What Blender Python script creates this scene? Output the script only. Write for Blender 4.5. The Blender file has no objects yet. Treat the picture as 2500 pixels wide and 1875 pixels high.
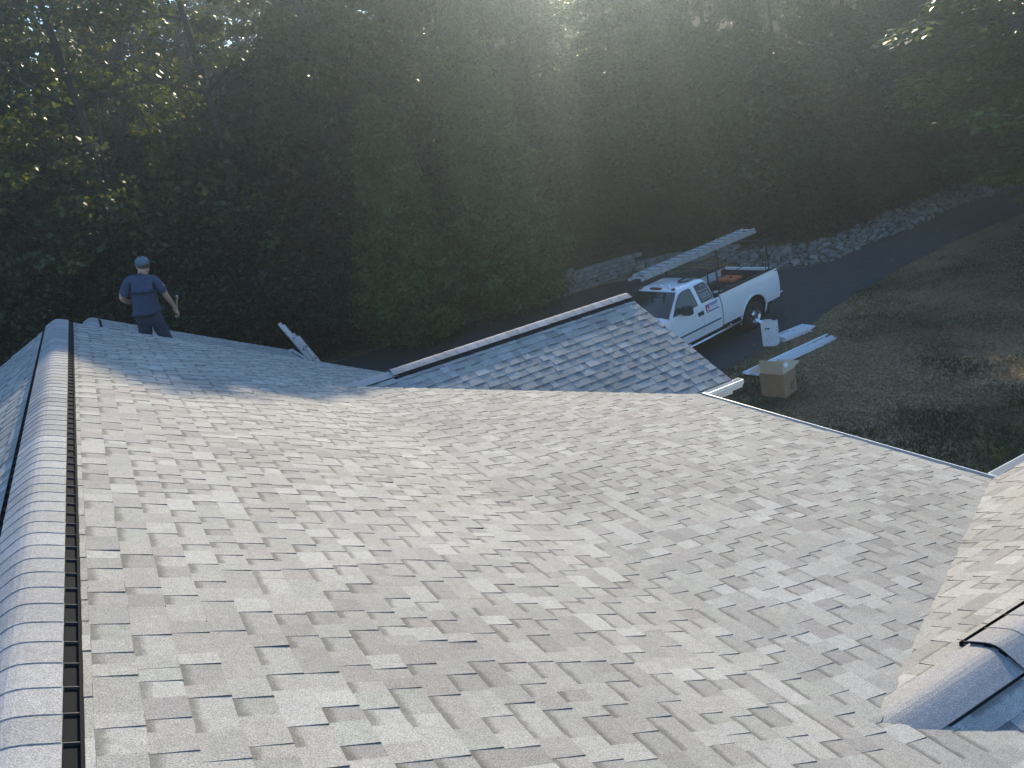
import bpy, bmesh, math, random
import numpy as np
from mathutils import Matrix, Vector

# ------------------------------------------------------------------ camera, sky, sun, exposure
sc = bpy.context.scene
col = sc.collection
Z0 = 7.2                                   # camera height above the datum
FPX, PITCH, ROLL, AZ = 2073.4, 0.29737, 0.21029, -0.41946
cp, sp, cr, sr = math.cos(PITCH), math.sin(PITCH), math.cos(ROLL), math.sin(ROLL)
RM = np.array([[cr, -sr, 0], [sr, cr, 0], [0, 0, 1]]) @ np.array([[1, 0, 0], [0, sp, cp], [0, -cp, sp]])
cam = bpy.data.cameras.new('camera')
cam.lens = 36 * FPX / 2500; cam.sensor_width = 36; cam.clip_end = 2000; cam.clip_start = .05
co = bpy.data.objects.new('camera', cam); col.objects.link(co)
M = Matrix(RM.T.tolist()).to_4x4(); M.translation = (0, 0, Z0); co.matrix_world = M
sc.camera = co

SUN_EL, SUN_AZ = math.radians(23.6), math.radians(10.0)     # azimuth clockwise from +Y
w = bpy.data.worlds.new('World'); sc.world = w; w.use_nodes = True
nt = w.node_tree; bg = nt.nodes['Background']
sky = nt.nodes.new('ShaderNodeTexSky'); sky.sky_type = 'NISHITA'; sky.sun_disc = False
sky.sun_elevation = SUN_EL; sky.sun_rotation = SUN_AZ; sky.ozone_density = 5.0; sky.air_density = 1.2; sky.dust_density = 0.0
nt.links.new(sky.outputs[0], bg.inputs[0]); bg.inputs[1].default_value = 0.15
sl = bpy.data.lights.new('sun', 'SUN'); sl.energy = 3.8; sl.angle = math.radians(.55); sl.color = (1, .84, .57)
so = bpy.data.objects.new('sun', sl); col.objects.link(so)
sdir = Vector((math.sin(SUN_AZ) * math.cos(SUN_EL), math.cos(SUN_AZ) * math.cos(SUN_EL), math.sin(SUN_EL)))
so.rotation_euler = sdir.to_track_quat('Z', 'Y').to_euler(); so.location = (0, 0, 60)
vs = sc.view_settings; vs.view_transform = 'Standard'; vs.look = 'None'; vs.gamma = 1; vs.exposure = 1.03; vs.use_curve_mapping = False
sc.cycles.use_denoising = True
sc.cycles.max_bounces = 6; sc.cycles.transparent_max_bounces = 8; sc.cycles.volume_bounces = 0

random.seed(5); rng = np.random.default_rng(7)
R = math.radians

# ------------------------------------------------------------------ helpers
MATS = {}
def mat(name, base=(.5, .5, .5), rough=.6, metal=0, spec=.5, noise=None, bump=None, attr=None, trans=0, emit=None, coat=0):
    """noise=(scale, amount, detail), bump=(scale, strength), attr=colour attribute multiplied in"""
    m = bpy.data.materials.new(name); m.use_nodes = True; n = m.node_tree; p = n.nodes['Principled BSDF']
    p.inputs['Roughness'].default_value = rough; p.inputs['Metallic'].default_value = metal
    p.inputs['Specular IOR Level'].default_value = spec; p.inputs['Coat Weight'].default_value = coat
    c = n.nodes.new('ShaderNodeRGB'); c.outputs[0].default_value = (*base, 1); out = c.outputs[0]
    if attr:
        a = n.nodes.new('ShaderNodeAttribute'); a.attribute_name = attr; out = a.outputs[0]
    tc = n.nodes.new('ShaderNodeTexCoord')
    if noise:
        for sc_, am in ((noise[0], noise[1]), (noise[0] * .13, noise[1] * .8)):
            t = n.nodes.new('ShaderNodeTexNoise'); t.inputs['Scale'].default_value = sc_; t.inputs['Detail'].default_value = noise[2]
            n.links.new(tc.outputs['Object'], t.inputs['Vector'])
            r = n.nodes.new('ShaderNodeMapRange'); r.inputs[1].default_value = .3; r.inputs[2].default_value = .7
            r.inputs[3].default_value = 1 - am; r.inputs[4].default_value = 1 + am
            n.links.new(t.outputs[0], r.inputs[0])
            x = n.nodes.new('ShaderNodeMix'); x.data_type = 'RGBA'; x.blend_type = 'MULTIPLY'; x.inputs[0].default_value = 1
            n.links.new(out, x.inputs[6]); n.links.new(r.outputs[0], x.inputs[7]); out = x.outputs[2]
    n.links.new(out, p.inputs['Base Color'])
    if bump:
        t = n.nodes.new('ShaderNodeTexNoise'); t.inputs['Scale'].default_value = bump[0]; t.inputs['Detail'].default_value = 3
        n.links.new(tc.outputs['Object'], t.inputs['Vector'])
        b = n.nodes.new('ShaderNodeBump'); b.inputs['Strength'].default_value = bump[1]; b.inputs['Distance'].default_value = .01
        n.links.new(t.outputs[0], b.inputs['Height']); n.links.new(b.outputs[0], p.inputs['Normal'])
    if trans:
        tr = n.nodes.new('ShaderNodeBsdfTranslucent'); mx = n.nodes.new('ShaderNodeMixShader'); mx.inputs[0].default_value = trans
        br = n.nodes.new('ShaderNodeMix'); br.data_type = 'RGBA'; br.blend_type = 'MULTIPLY'; br.inputs[0].default_value = 1
        br.inputs[7].default_value = (1.5, 1.45, .55, 1)
        n.links.new(out, br.inputs[6]); n.links.new(br.outputs[2], tr.inputs[0])
        n.links.new(p.outputs[0], mx.inputs[1]); n.links.new(tr.outputs[0], mx.inputs[2])
        n.links.new(mx.outputs[0], n.nodes['Material Output'].inputs[0])
    MATS[name] = m
    return m

def tag(o, label=None, cat=None, group=None, kind=None):
    if label: o['label'] = label
    if cat: o['category'] = cat
    if group: o['group'] = group
    if kind: o['kind'] = kind
    return o
def empty(name, loc=(0, 0, 0), rz=0, parent=None):
    o = bpy.data.objects.new(name, None); col.objects.link(o); o.location = loc; o.rotation_euler = (0, 0, rz); o.parent = parent
    o.empty_display_size = .2
    return o
def obj(name, mesh, m=None, parent=None, smooth=False):
    o = bpy.data.objects.new(name, mesh); col.objects.link(o); o.parent = parent
    if m is not None and not mesh.materials: mesh.materials.append(MATS[m] if isinstance(m, str) else m)
    if smooth: mesh.shade_smooth()
    return o

class MB:
    """collects simple shapes into one mesh"""
    def __init__(s): s.v = []; s.f = []; s.mi = []; s.c = []; s.b = []; s.cur = 0
    def add(s, vs, fs, c=None):
        o = len(s.v); s.v += [tuple(x) for x in vs]; s.f += [tuple(i + o for i in f) for f in fs]; s.mi += [s.cur] * len(fs)
        if c is not None: s.c += [c] * len(vs)
        return s
    def box(s, x0, x1, y0, y1, z0, z1, T=None, c=None):
        vs = [(x, y, z) for z in (z0, z1) for y in (y0, y1) for x in (x0, x1)]
        if T is not None: vs = [tuple(T @ Vector(p)) for p in vs]
        return s.add(vs, [(0, 2, 3, 1), (4, 5, 7, 6), (0, 1, 5, 4), (2, 6, 7, 3), (0, 4, 6, 2), (1, 3, 7, 5)], c)
    def tube(s, pts, r, n=8, r2=None, cap=True):
        pts = [Vector(p) for p in pts]; k = len(pts); rings = []
        up = None
        for i, p in enumerate(pts):
            d = (pts[min(i + 1, k - 1)] - pts[max(i - 1, 0)]).normalized()
            a = Vector((0, 0, 1)) if abs(d.z) < .9 else Vector((1, 0, 0))
            if up is not None: a = up
            x = d.cross(a).normalized(); y = x.cross(d).normalized(); up = y
            rr = r if r2 is None else r + (r2 - r) * i / max(1, k - 1)
            if isinstance(r, (list, tuple)): rr = r[i]
            rings.append([p + (x * math.cos(t) + y * math.sin(t)) * rr for t in [2 * math.pi * j / n for j in range(n)]])
        vs = [q for g in rings for q in g]; fs = []
        for i in range(k - 1):
            for j in range(n):
                fs.append((i * n + j, i * n + (j + 1) % n, (i + 1) * n + (j + 1) % n, (i + 1) * n + j))
        if cap: fs += [tuple(range(n - 1, -1, -1)), tuple((k - 1) * n + j for j in range(n))]
        return s.add(vs, fs)
    def ext(s, poly, ax, a0, a1):
        """extrude 2D poly along axis ax ('x','y','z')"""
        def P(q, a): return {'x': (a, q[0], q[1]), 'y': (q[0], a, q[1]), 'z': (q[0], q[1], a)}[ax]
        n = len(poly); vs = [P(q, a0) for q in poly] + [P(q, a1) for q in poly]
        fs = [tuple(range(n)), tuple(range(2 * n - 1, n - 1, -1))] + [(i, i + n, (i + 1) % n + n, (i + 1) % n) for i in range(n)]
        return s.add(vs, fs)
    def lathe(s, prof, ax='z', n=24, ctr=(0, 0, 0)):
        k = len(prof); vs = []
        for r, h in prof:
            for j in range(n):
                t = 2 * math.pi * j / n; a, b = r * math.cos(t), r * math.sin(t)
                q = {'z': (a, b, h), 'y': (a, h, b), 'x': (h, a, b)}[ax]; vs.append(tuple(q[i] + ctr[i] for i in range(3)))
        fs = [(i * n + j, i * n + (j + 1) % n, (i + 1) * n + (j + 1) % n, (i + 1) * n + j) for i in range(k - 1) for j in range(n)]
        return s.add(vs, fs)
    def build(s, name, m=None, parent=None, smooth=False, bevel=0, fix=True, seg=2):
        me = bpy.data.meshes.new(name); me.from_pydata(s.v, [], s.f)
        if s.c:
            a = me.color_attributes.new('Col', 'FLOAT_COLOR', 'POINT')
            a.data.foreach_set('color', np.array([(*c[:3], 1) for c in s.c], np.float32).ravel())
        if s.b:
            a = me.attributes.new('band', 'FLOAT', 'POINT'); a.data.foreach_set('value', np.array(s.b, np.float32))
        if fix:
            bm = bmesh.new(); bm.from_mesh(me); bmesh.ops.recalc_face_normals(bm, faces=bm.faces); bm.to_mesh(me); bm.free()
        if isinstance(m, (list, tuple)):
            for q in m: me.materials.append(MATS[q])
            me.polygons.foreach_set('material_index', s.mi)
            m = None
        o = obj(name, me, m, parent, smooth)
        if bevel:
            b = o.modifiers.new('bevel', 'BEVEL'); b.width = bevel; b.segments = seg; b.limit_method = 'ANGLE'; b.angle_limit = R(40)
            if smooth: o.modifiers.new('wn', 'WEIGHTED_NORMAL')
        return o

def copy_tree(o, parent=None):
    c = o.copy(); col.objects.link(c); c.parent = parent
    for ch in list(o.children): copy_tree(ch, c)
    return c

# ------------------------------------------------------------------ materials
def shingle_material():
    m = bpy.data.materials.new('asphalt_shingle'); m.use_nodes = True; n = m.node_tree; p = n.nodes['Principled BSDF']; L = n.links.new
    p.inputs['Roughness'].default_value = .84; p.inputs['Specular IOR Level'].default_value = .3
    a = n.nodes.new('ShaderNodeAttribute'); a.attribute_name = 'Col'
    b = n.nodes.new('ShaderNodeAttribute'); b.attribute_name = 'band'
    g = n.nodes.new('ShaderNodeNewGeometry')
    def tex(scale, detail, lo, hi, o0, o1):
        t = n.nodes.new('ShaderNodeTexNoise'); t.inputs['Scale'].default_value = scale; t.inputs['Detail'].default_value = detail
        L(g.outputs['Position'], t.inputs['Vector'])
        r = n.nodes.new('ShaderNodeMapRange'); r.inputs[1].default_value = lo; r.inputs[2].default_value = hi; r.inputs[3].default_value = o0; r.inputs[4].default_value = o1
        L(t.outputs[0], r.inputs[0]); return r.outputs[0], t
    def mul(x, y):
        k = n.nodes.new('ShaderNodeMix'); k.data_type = 'RGBA'; k.blend_type = 'MULTIPLY'; k.inputs[0].default_value = 1
        L(x, k.inputs[6]); L(y, k.inputs[7]); return k.outputs[2]
    fine, tf = tex(210, 3, .28, .74, .52, 1.5)
    mid, _ = tex(28, 3, .3, .7, .92, 1.08)
    big, _ = tex(.9, 3, .3, .7, .9, 1.1)
    bn, _ = tex(16, 2, .3, .7, -.06, .06)
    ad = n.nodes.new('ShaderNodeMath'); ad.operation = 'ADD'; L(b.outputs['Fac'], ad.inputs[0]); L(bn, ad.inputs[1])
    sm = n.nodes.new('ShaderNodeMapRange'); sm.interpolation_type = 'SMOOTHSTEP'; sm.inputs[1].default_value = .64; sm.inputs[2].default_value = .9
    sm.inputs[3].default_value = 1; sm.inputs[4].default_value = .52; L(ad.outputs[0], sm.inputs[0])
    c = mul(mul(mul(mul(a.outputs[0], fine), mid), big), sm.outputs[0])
    L(c, p.inputs['Base Color'])
    bu = n.nodes.new('ShaderNodeBump'); bu.inputs['Strength'].default_value = .55; bu.inputs['Distance'].default_value = .003
    L(tf.outputs[0], bu.inputs['Height']); L(bu.outputs[0], p.inputs['Normal'])
    MATS['shingle'] = m
shingle_material()
mat('deck', (.12, .11, .1), .9)
mat('plastic_black', (.012, .013, .017), .8, spec=.06)
mat('plastic_grey', (.05, .05, .055), .5, spec=.3)
mat('gutter_shade_dirt', (.035, .028, .02), .95, noise=(14, .4, 3))  # dark brown that paints in the trough's shade along with its dirt
mat('white_metal', (.78, .78, .76), .35, noise=(3, .05, 2))
mat('siding', (.62, .6, .55), .7, noise=(4, .06, 3))
mat('soffit', (.7, .7, .68), .6)
mat('aluminium', (.6, .61, .62), .5, metal=.35, noise=(20, .12, 2))
mat('fibre_grey', (.36, .37, .37), .5, noise=(18, .1, 2))
mat('paint_white', (.8, .81, .82), .28, coat=.6, noise=(1.2, .04, 3))
mat('glass_dark', (.012, .016, .018), .06, spec=.7)
mat('glass_tint', (.05, .065, .06), .08, spec=.7)
mat('rubber', (.016, .016, .017), .8, noise=(30, .2, 2))
mat('black_trim', (.02, .021, .024), .5)
mat('rack_black', (.015, .015, .017), .42)
mat('chrome', (.7, .7, .72), .18, metal=1)
mat('steel_wheel', (.55, .56, .58), .28, metal=1, noise=(15, .15, 2))
mat('trim_blue', (.03, .06, .12), .4)
mat('amber', (.22, .045, .03), .25)
mat('tail_red', (.25, .012, .012), .2)
mat('sign_white', (.72, .73, .75), .5)
mat('sign_blue', (.03, .07, .3), .5)
mat('sign_red', (.4, .03, .04), .5)
mat('decal_grey', (.36, .37, .38), .6)
mat('orange', (.55, .12, .03), .5, noise=(12, .15, 2))
mat('engine_grey', (.1, .1, .1), .5, noise=(12, .3, 2))
mat('bed_liner', (.02, .02, .021), .8, noise=(20, .3, 2))
mat('cardboard', (.33, .21, .12), .85, noise=(6, .1, 3))
mat('cardboard_in', (.55, .42, .27), .85, noise=(6, .08, 3))
mat('carton_white', (.74, .75, .75), .7, noise=(5, .05, 2))
mat('print_black', (.03, .03, .035), .8)
mat('print_brown', (.12, .08, .05), .8)
mat('vinyl_white', (.74, .75, .76), .35)
mat('asphalt', (.042, .042, .044), .85, noise=(18, .28, 5), bump=(90, .5))
mat('rock', (.34, .33, .31), .85, attr='Col', noise=(9, .25, 4), bump=(22, .6))
mat('block', (.24, .22, .2), .9, attr='Col', noise=(14, .25, 4), bump=(30, .7))
mat('bark', (.05, .04, .032), .95, noise=(9, .35, 4), bump=(18, .9))
mat('leaf', (.06, .09, .03), .45, attr='Col', trans=.42, spec=.45)
mat('needle', (.06, .085, .035), .6, attr='Col', trans=.4, spec=.3)
mat('grass', (.06, .08, .03), .7, attr='Col', trans=.25, spec=.2)
mat('skin', (.42, .24, .17), .55, noise=(25, .08, 2))
mat('hair', (.05, .035, .025), .7)
mat('shirt', (.035, .052, .1), .9, noise=(14, .14, 3), bump=(40, .35))
mat('jeans', (.028, .036, .06), .9, noise=(18, .16, 3), bump=(60, .3))
mat('cap_cloth', (.1, .14, .17), .85, noise=(30, .1, 2))
mat('boot', (.09, .06, .04), .7)
mat('handle_wood', (.3, .19, .1), .6)

# ------------------------------------------------------------------ ground
GA = np.array([.828, .561]); GP = np.array([7.09, 22.96])
def base_z(x, y):
    d = (x - GP[0]) * GA[0] + (y - GP[1]) * GA[1]
    return Z0 - 6.95 + .0285 * max(-45., min(45., d))
HL = [(-60, 14), (-22, 25.5), (-10, 30), (-3, 32), (2.2, 32.55), (4.4, 33.4), (7, 33.4), (10.6, 32.3), (12.6, 31.4), (15.5, 33.1), (19.4, 34.7), (26, 38), (40, 44), (120, 70)]
def hill_line(x):
    for (x0, y0), (x1, y1) in zip(HL, HL[1:]):
        if x <= x1: return y0 + (y1 - y0) * (x - x0) / (x1 - x0)
    return HL[-1][1]
def ground_z(x, y):
    d = y - hill_line(max(-60, min(120, x)))
    hz = 0
    if d > 0:
        hz = (.75 * min(d, 1.0) if -4 < x < 8 else .35 * min(d, 1.0)) + .36 * max(0, min(d, 48) - 1)
        hz += .25 * math.sin(x * .5 + y * .31) * min(1, d * .2)
    return base_z(x, y) + hz
def make_ground():
    xs = np.unique(np.concatenate([np.linspace(-330, -34, 14), np.arange(-33, 40, .5), np.linspace(41, 330, 14)]))
    ys = np.unique(np.concatenate([np.linspace(-330, 5, 14), np.arange(6, 62, .5), np.linspace(63, 330, 14)]))
    vs = [(x, y, ground_z(x, y)) for y in ys for x in xs]; nx = len(xs)
    fs = [(j * nx + i, j * nx + i + 1, (j + 1) * nx + i + 1, (j + 1) * nx + i) for j in range(len(ys) - 1) for i in range(nx - 1)]
    me = bpy.data.meshes.new('ground'); me.from_pydata(vs, [], fs)
    m = bpy.data.materials.new('turf'); m.use_nodes = True; n = m.node_tree; p = n.nodes['Principled BSDF']; L = n.links.new
    p.inputs['Roughness'].default_value = .95; p.inputs['Specular IOR Level'].default_value = .1
    g = n.nodes.new('ShaderNodeNewGeometry')
    def ns(s, d):
        t = n.nodes.new('ShaderNodeTexNoise'); t.inputs['Scale'].default_value = s; t.inputs['Detail'].default_value = d; L(g.outputs['Position'], t.inputs['Vector']); return t.outputs[0]
    r = n.nodes.new('ShaderNodeValToRGB'); e = r.color_ramp.elements
    e[0].position = .36; e[0].color = (.075, .07, .038, 1); e[1].position = .55; e[1].color = (.26, .185, .11, 1)
    L(ns(.28, 6), r.inputs[0])
    mr = n.nodes.new('ShaderNodeMapRange'); mr.inputs[1].default_value = .3; mr.inputs[2].default_value = .7; mr.inputs[3].default_value = .5; mr.inputs[4].default_value = 1.5
    L(ns(14, 5), mr.inputs[0])
    k = n.nodes.new('ShaderNodeMix'); k.data_type = 'RGBA'; k.blend_type = 'MULTIPLY'; k.inputs[0].default_value = 1
    L(r.outputs[0], k.inputs[6]); L(mr.outputs[0], k.inputs[7])
    a = n.nodes.new('ShaderNodeAttribute'); a.attribute_name = 'litter'
    k2 = n.nodes.new('ShaderNodeMix'); k2.data_type = 'RGBA'; L(a.outputs['Fac'], k2.inputs[0]); L(k.outputs[2], k2.inputs[6])
    r2 = n.nodes.new('ShaderNodeValToRGB'); e = r2.color_ramp.elements
    e[0].position = .35; e[0].color = (.02, .018, .01, 1); e[1].position = .7; e[1].color = (.07, .048, .028, 1); L(ns(3, 6), r2.inputs[0])
    L(r2.outputs[0], k2.inputs[7]); L(k2.outputs[2], p.inputs['Base Color'])
    b = n.nodes.new('ShaderNodeBump'); b.inputs['Strength'].default_value = .8; b.inputs['Distance'].default_value = .05; L(ns(22, 4), b.inputs['Height']); L(b.outputs[0], p.inputs['Normal'])
    at = me.attributes.new('litter', 'FLOAT', 'POINT')
    at.data.foreach_set('value', np.array([max(0, min(1, y - hill_line(max(-60, min(120, x))) + .3)) for x, y, z in vs], np.float32))
    tag(obj('ground', me, m, smooth=True), kind='structure')
make_ground()

DRIVE = [(-7, 30.4), (-11, 20), (-9, 12), (-1, 14), (1.2, 17.6), (5.1, 20.2), (6.1, 20.75), (8.14, 21.97), (8.82, 22.7), (10.61, 24.14), (12.76, 25.62), (15.03, 27.02), (17.8, 28.3),
         (22, 30.2), (30, 34), (45, 41), (43, 44), (28, 36.6), (21.2, 32.8), (19.96, 32.45), (17.66, 31.64), (15, 29.96), (12.82, 28.95), (11.65, 28.2), (9.9, 28.6), (8.8, 29.6), (7.6, 31.6), (5.2, 32.6), (4.3, 32.95), (2.2, 32.05), (-3, 31.4)]
def make_drive():
    # subdivided sheet with a slightly ragged edge, 6 mm over the ground plane
    pts = []
    for i, p in enumerate(DRIVE):
        q = DRIVE[(i + 1) % len(DRIVE)]; n = max(1, int(math.dist(p, q) / .35))
        for k in range(n):
            t = k / n; j = .05 if k else .03
            pts.append((p[0] + (q[0] - p[0]) * t + random.uniform(-j, j), p[1] + (q[1] - p[1]) * t + random.uniform(-j, j)))
    bm = bmesh.new(); vs = [bm.verts.new((x, y, base_z(x, y) + .007)) for x, y in pts]; f = bm.faces.new(vs)
    bmesh.ops.triangulate(bm, faces=[f]); bmesh.ops.recalc_face_normals(bm, faces=bm.faces)
    me = bpy.data.meshes.new('driveway'); bm.to_mesh(me); bm.free()
    if me.polygons[0].normal.z < 0: me.flip_normals()
    tag(obj('driveway', me, 'asphalt'), kind='structure')
make_drive()
# ------------------------------------------------------------------ house (local x = across the ridge, y = along it)
VR, ZR = -.604, Z0 - 1.308                 # main ridge
VB = 2.313; ZB = ZR - .5 * (VB - VR)       # pitch break
UC, UD, MG = 10.41, 2.22, .45              # the two front gables
UE = 12.8                                  # far rake
XG = 6.74                                  # gable front rake
XE = 6.13; ZE = ZB - .25 * (XE - VB)
XA = VR + (ZR - ZE) / .5                   # eave of the steep slope behind the far gable
XL = VR - (ZR - ZE) / .5
VF, ZF, UF0, UF1, XF = -.32, Z0 - 2.11, 12.5, 19.5, 3.35
Y0 = -1.2
house = empty('house', (0, 0, 0), -AZ)
tag(house, 'house under a grey laminated shingle roof with ridge vents, white gutters and two front gables', 'house')
def fA(x, y): return ZR - .5 * (x - VR)
def fB(x, y): return ZB - .25 * (x - VB)
def fAB(x, y):
    a, b = fA(x, y), fB(x, y); return .5 * (a + b + math.sqrt((a - b) ** 2 + .0022))
def fE(x, y): return ZR + .5 * (x - VR)
def fC(x, y): return ZB - MG * abs(y - UC)
def fD(x, y): return ZB - MG * abs(y - UD)
def fFr(x, y): return ZF - .5 * abs(x - VF)

def clip(poly, hp):
    for a, b, c in hp:
        out = []; n = len(poly)
        for i in range(n):
            p, q = poly[i], poly[(i + 1) % n]; dp, dq = a * p[0] + b * p[1] + c, a * q[0] + b * q[1] + c
            if dp >= 0: out.append(p)
            if (dp >= 0) != (dq >= 0):
                t = dp / (dp - dq); out.append((p[0] + (q[0] - p[0]) * t, p[1] + (q[1] - p[1]) * t))
        poly = out
        if len(poly) < 3: return []
    ar = sum(poly[i][0] * poly[(i + 1) % len(poly)][1] - poly[(i + 1) % len(poly)][0] * poly[i][1] for i in range(len(poly))) / 2
    if abs(ar) < 2e-4: return []
    return poly if ar > 0 else poly[::-1]
TONES = [(.335, .327, .318), (.318, .313, .306), (.352, .347, .339), (.30, .295, .289), (.325, .317, .305), (.282, .275, .271), (.368, .364, .357), (.305, .294, .289), (.318, .318, .304)]
TONES = [tuple(.318 * k + (v - .318 * k) * 1.4 for v, k in zip(t, (1.012, 1, .978))) for t in TONES]
TW = [5, 5, 4, 4, 4, 2.4, 2.2, 2, 3]
PIECES = []     # (roof key, poly, tops, bottoms, colour, bands)
EXPO = .1373
def steps(f, s0, s1, axis, sgn):
    """course boundaries from eave s1 up to s0, equal distance along the slope"""
    out = [s1]; s = s1
    while s > s0:
        ds = .01; x = sgn * s
        z1 = f(x, 0) if axis == 'x' else f(VB + 2, x); z2 = f(x - sgn * ds, 0) if axis == 'x' else f(VB + 2, x - sgn * ds)
        m = (z2 - z1) / ds; s -= EXPO / math.sqrt(1 + m * m); out.append(max(s, s0))
    return out
def field(key, f, axis, sgn, S, a0, a1, hp, seed, jit=.004):
    rd = random.Random(seed)
    for k in range(len(S) - 1):
        lo, hi = S[k], S[k + 1]
        if lo - hi < .02: continue
        a = a0 - rd.uniform(0, .3); tooth = rd.random() < .5; last = None
        while a < a1:
            ln = rd.choice((.075, .09, .11, .13, .15, .18, .12, .1, .22)) * rd.uniform(.9, 1.1)
            b = a + ln; tooth = not tooth if rd.random() < .88 else tooth
            th = (.0082 if tooth else .0038) * rd.uniform(.85, 1.15)
            if rd.random() < .02: th += .0035
            butt = lo + rd.uniform(-jit, jit) * .5
            A0, A1 = max(a, a0), min(b, a1)
            a = b
            if A1 - A0 < .01: continue
            up = hi - .004
            q = [(butt, A0), (butt, A1), (up, A1), (up, A0)]
            q = [(sgn * s_, t_) if axis == 'x' else (t_, sgn * s_) for s_, t_ in q]
            q = clip(q, hp)
            if not q: continue
            tops, bots, bands = [], [], []
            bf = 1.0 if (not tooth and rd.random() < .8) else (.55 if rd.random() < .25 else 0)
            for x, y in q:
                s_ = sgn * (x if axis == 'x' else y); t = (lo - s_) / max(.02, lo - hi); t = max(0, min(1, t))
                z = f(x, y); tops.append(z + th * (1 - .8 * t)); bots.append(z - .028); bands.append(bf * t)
            c = rd.choices(TONES, TW)[0]
            while c is last: c = rd.choices(TONES, TW)[0]
            last = c; g = rd.uniform(.94, 1.06) * (1.0 if tooth else .95)
            PIECES.append((key, q, tops, bots, (c[0] * g * 1.015, c[1] * g, c[2] * g * .96), bands))
cB = (.25, .45, -.45 * UC - .25 * VB)     # C near slope above B
cA = (.5, .45, -.45 * UC - .5 * VB)
cF = (.5, -.45, .45 * UC - .5 * VB)       # C far slope above A
dF = (.25, -.45, .45 * UD - .25 * VB); dFA = (.5, -.45, .45 * UD - .5 * VB)
dN = (.25, .45, -.45 * UD - .25 * VB); dNA = (.5, .45, -.45 * UD - .5 * VB)
def neg(h, e=.012): return (-h[0], -h[1], -h[2] + e)
VENT = .184
SAB = steps(fAB, VR + .15, XE + .045, 'x', 1)
Su = [s for s in SAB if s < VB]; Sl = [s for s in SAB if s >= VB] + [Su[0]]
field('main', fAB, 'x', 1, Su, Y0, UE, [], 11)
field('main', fAB, 'x', 1, Sl, UD, UC, [neg(cB), neg(dF), (0, 1, -UD), (0, -1, UC)], 12)
field('main', fAB, 'x', 1, Sl, Y0, UD, [neg(dN)], 13)
SA2 = steps(fA, Su[0], XA, 'x', 1)
field('main', fA, 'x', 1, SA2, UC, UE, [neg(cF)], 14)
field('main', fE, 'x', -1, steps(fE, -VR + .15, -XL, 'x', -1), Y0, UE, [], 15)
SG = lambda u, s: steps(lambda x, y: ZB - MG * abs(y - u), s * u + .15, s * u + (ZB - ZE) / MG, 'y', s)
field('garage', fC, 'y', -1, SG(UC, -1), VB - .2, XG, [cB, cA], 21)
field('garage', fC, 'y', 1, SG(UC, 1), VB - .2, XG, [cF], 22)
field('porch', fD, 'y', 1, SG(UD, 1), VB - .2, XG, [dF, dFA], 23)
field('porch', fD, 'y', -1, SG(UD, -1), VB - .2, XG, [dN, dNA], 24)
field('rear', fFr, 'x', 1, steps(fFr, VF + .15, XF, 'x', 1), UF0, UF1, [], 31)
field('rear', fFr, 'x', -1, steps(fFr, -VF + .15, -(2 * VF - XF), 'x', -1), UF0, UF1, [], 32)

# decks below the shingles
def roof_h(x, y):
    z = None
    if XL <= x and y <= UE:
        if x <= VR: z = fE(x, y)
        elif y > UC and x <= XA: z = fA(x, y)
        elif y <= UC and x <= XE: z = fAB(x, y)
    return z
roofs = {}
def deck(name, key, x0, x1, y0, y1, f, st, ok, label):
    nx, ny = int(round((x1 - x0) / st)), int(round((y1 - y0) / st)); mb = MB(); idx = {}
    def V(i, j):
        if (i, j) not in idx:
            x, y = x0 + (x1 - x0) * i / nx, y0 + (y1 - y0) * j / ny; idx[i, j] = len(mb.v); mb.v.append((x, y, f(x, y) - .032))
        return idx[i, j]
    for i in range(nx):
        for j in range(ny):
            if ok(x0 + (x1 - x0) * (i + .5) / nx, y0 + (y1 - y0) * (j + .5) / ny): mb.f.append((V(i, j), V(i + 1, j), V(i + 1, j + 1), V(i, j + 1))); mb.mi.append(0)
    roofs[key] = mb.build(name, 'deck', house, fix=False); roofs[key]['label'] = label
deck('roof', 'main', XL + .02, XE - .02, Y0, UE - .02, lambda x, y: roof_h(x, y) if roof_h(x, y) is not None else ZE, .15, lambda x, y: roof_h(x, y) is not None, 'main roof, steep below its ridge and flatter towards the eave')
deck('gable_roof', 'garage', VB, XG - .02, UC - (ZB - ZE) / MG + .02, UC + (ZB - ZE) / MG - .02, fC, .12, lambda x, y: fC(x, y) > (fB(x, y) if y < UC else fA(x, y)), 'front gable roof beside the parked pickup')
deck('gable_roof', 'porch', VB, XG - .02, UD - (ZB - ZE) / MG + .02, UD + (ZB - ZE) / MG - .02, fD, .12, lambda x, y: fD(x, y) > fB(x, y), 'front gable roof with its near slope in shade')
deck('rear_roof', 'rear', 2 * VF - XF + .02, XF - .02, UF0, UF1 - .02, fFr, .2, lambda x, y: True, 'lower roof that the roofer stands on')

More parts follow.
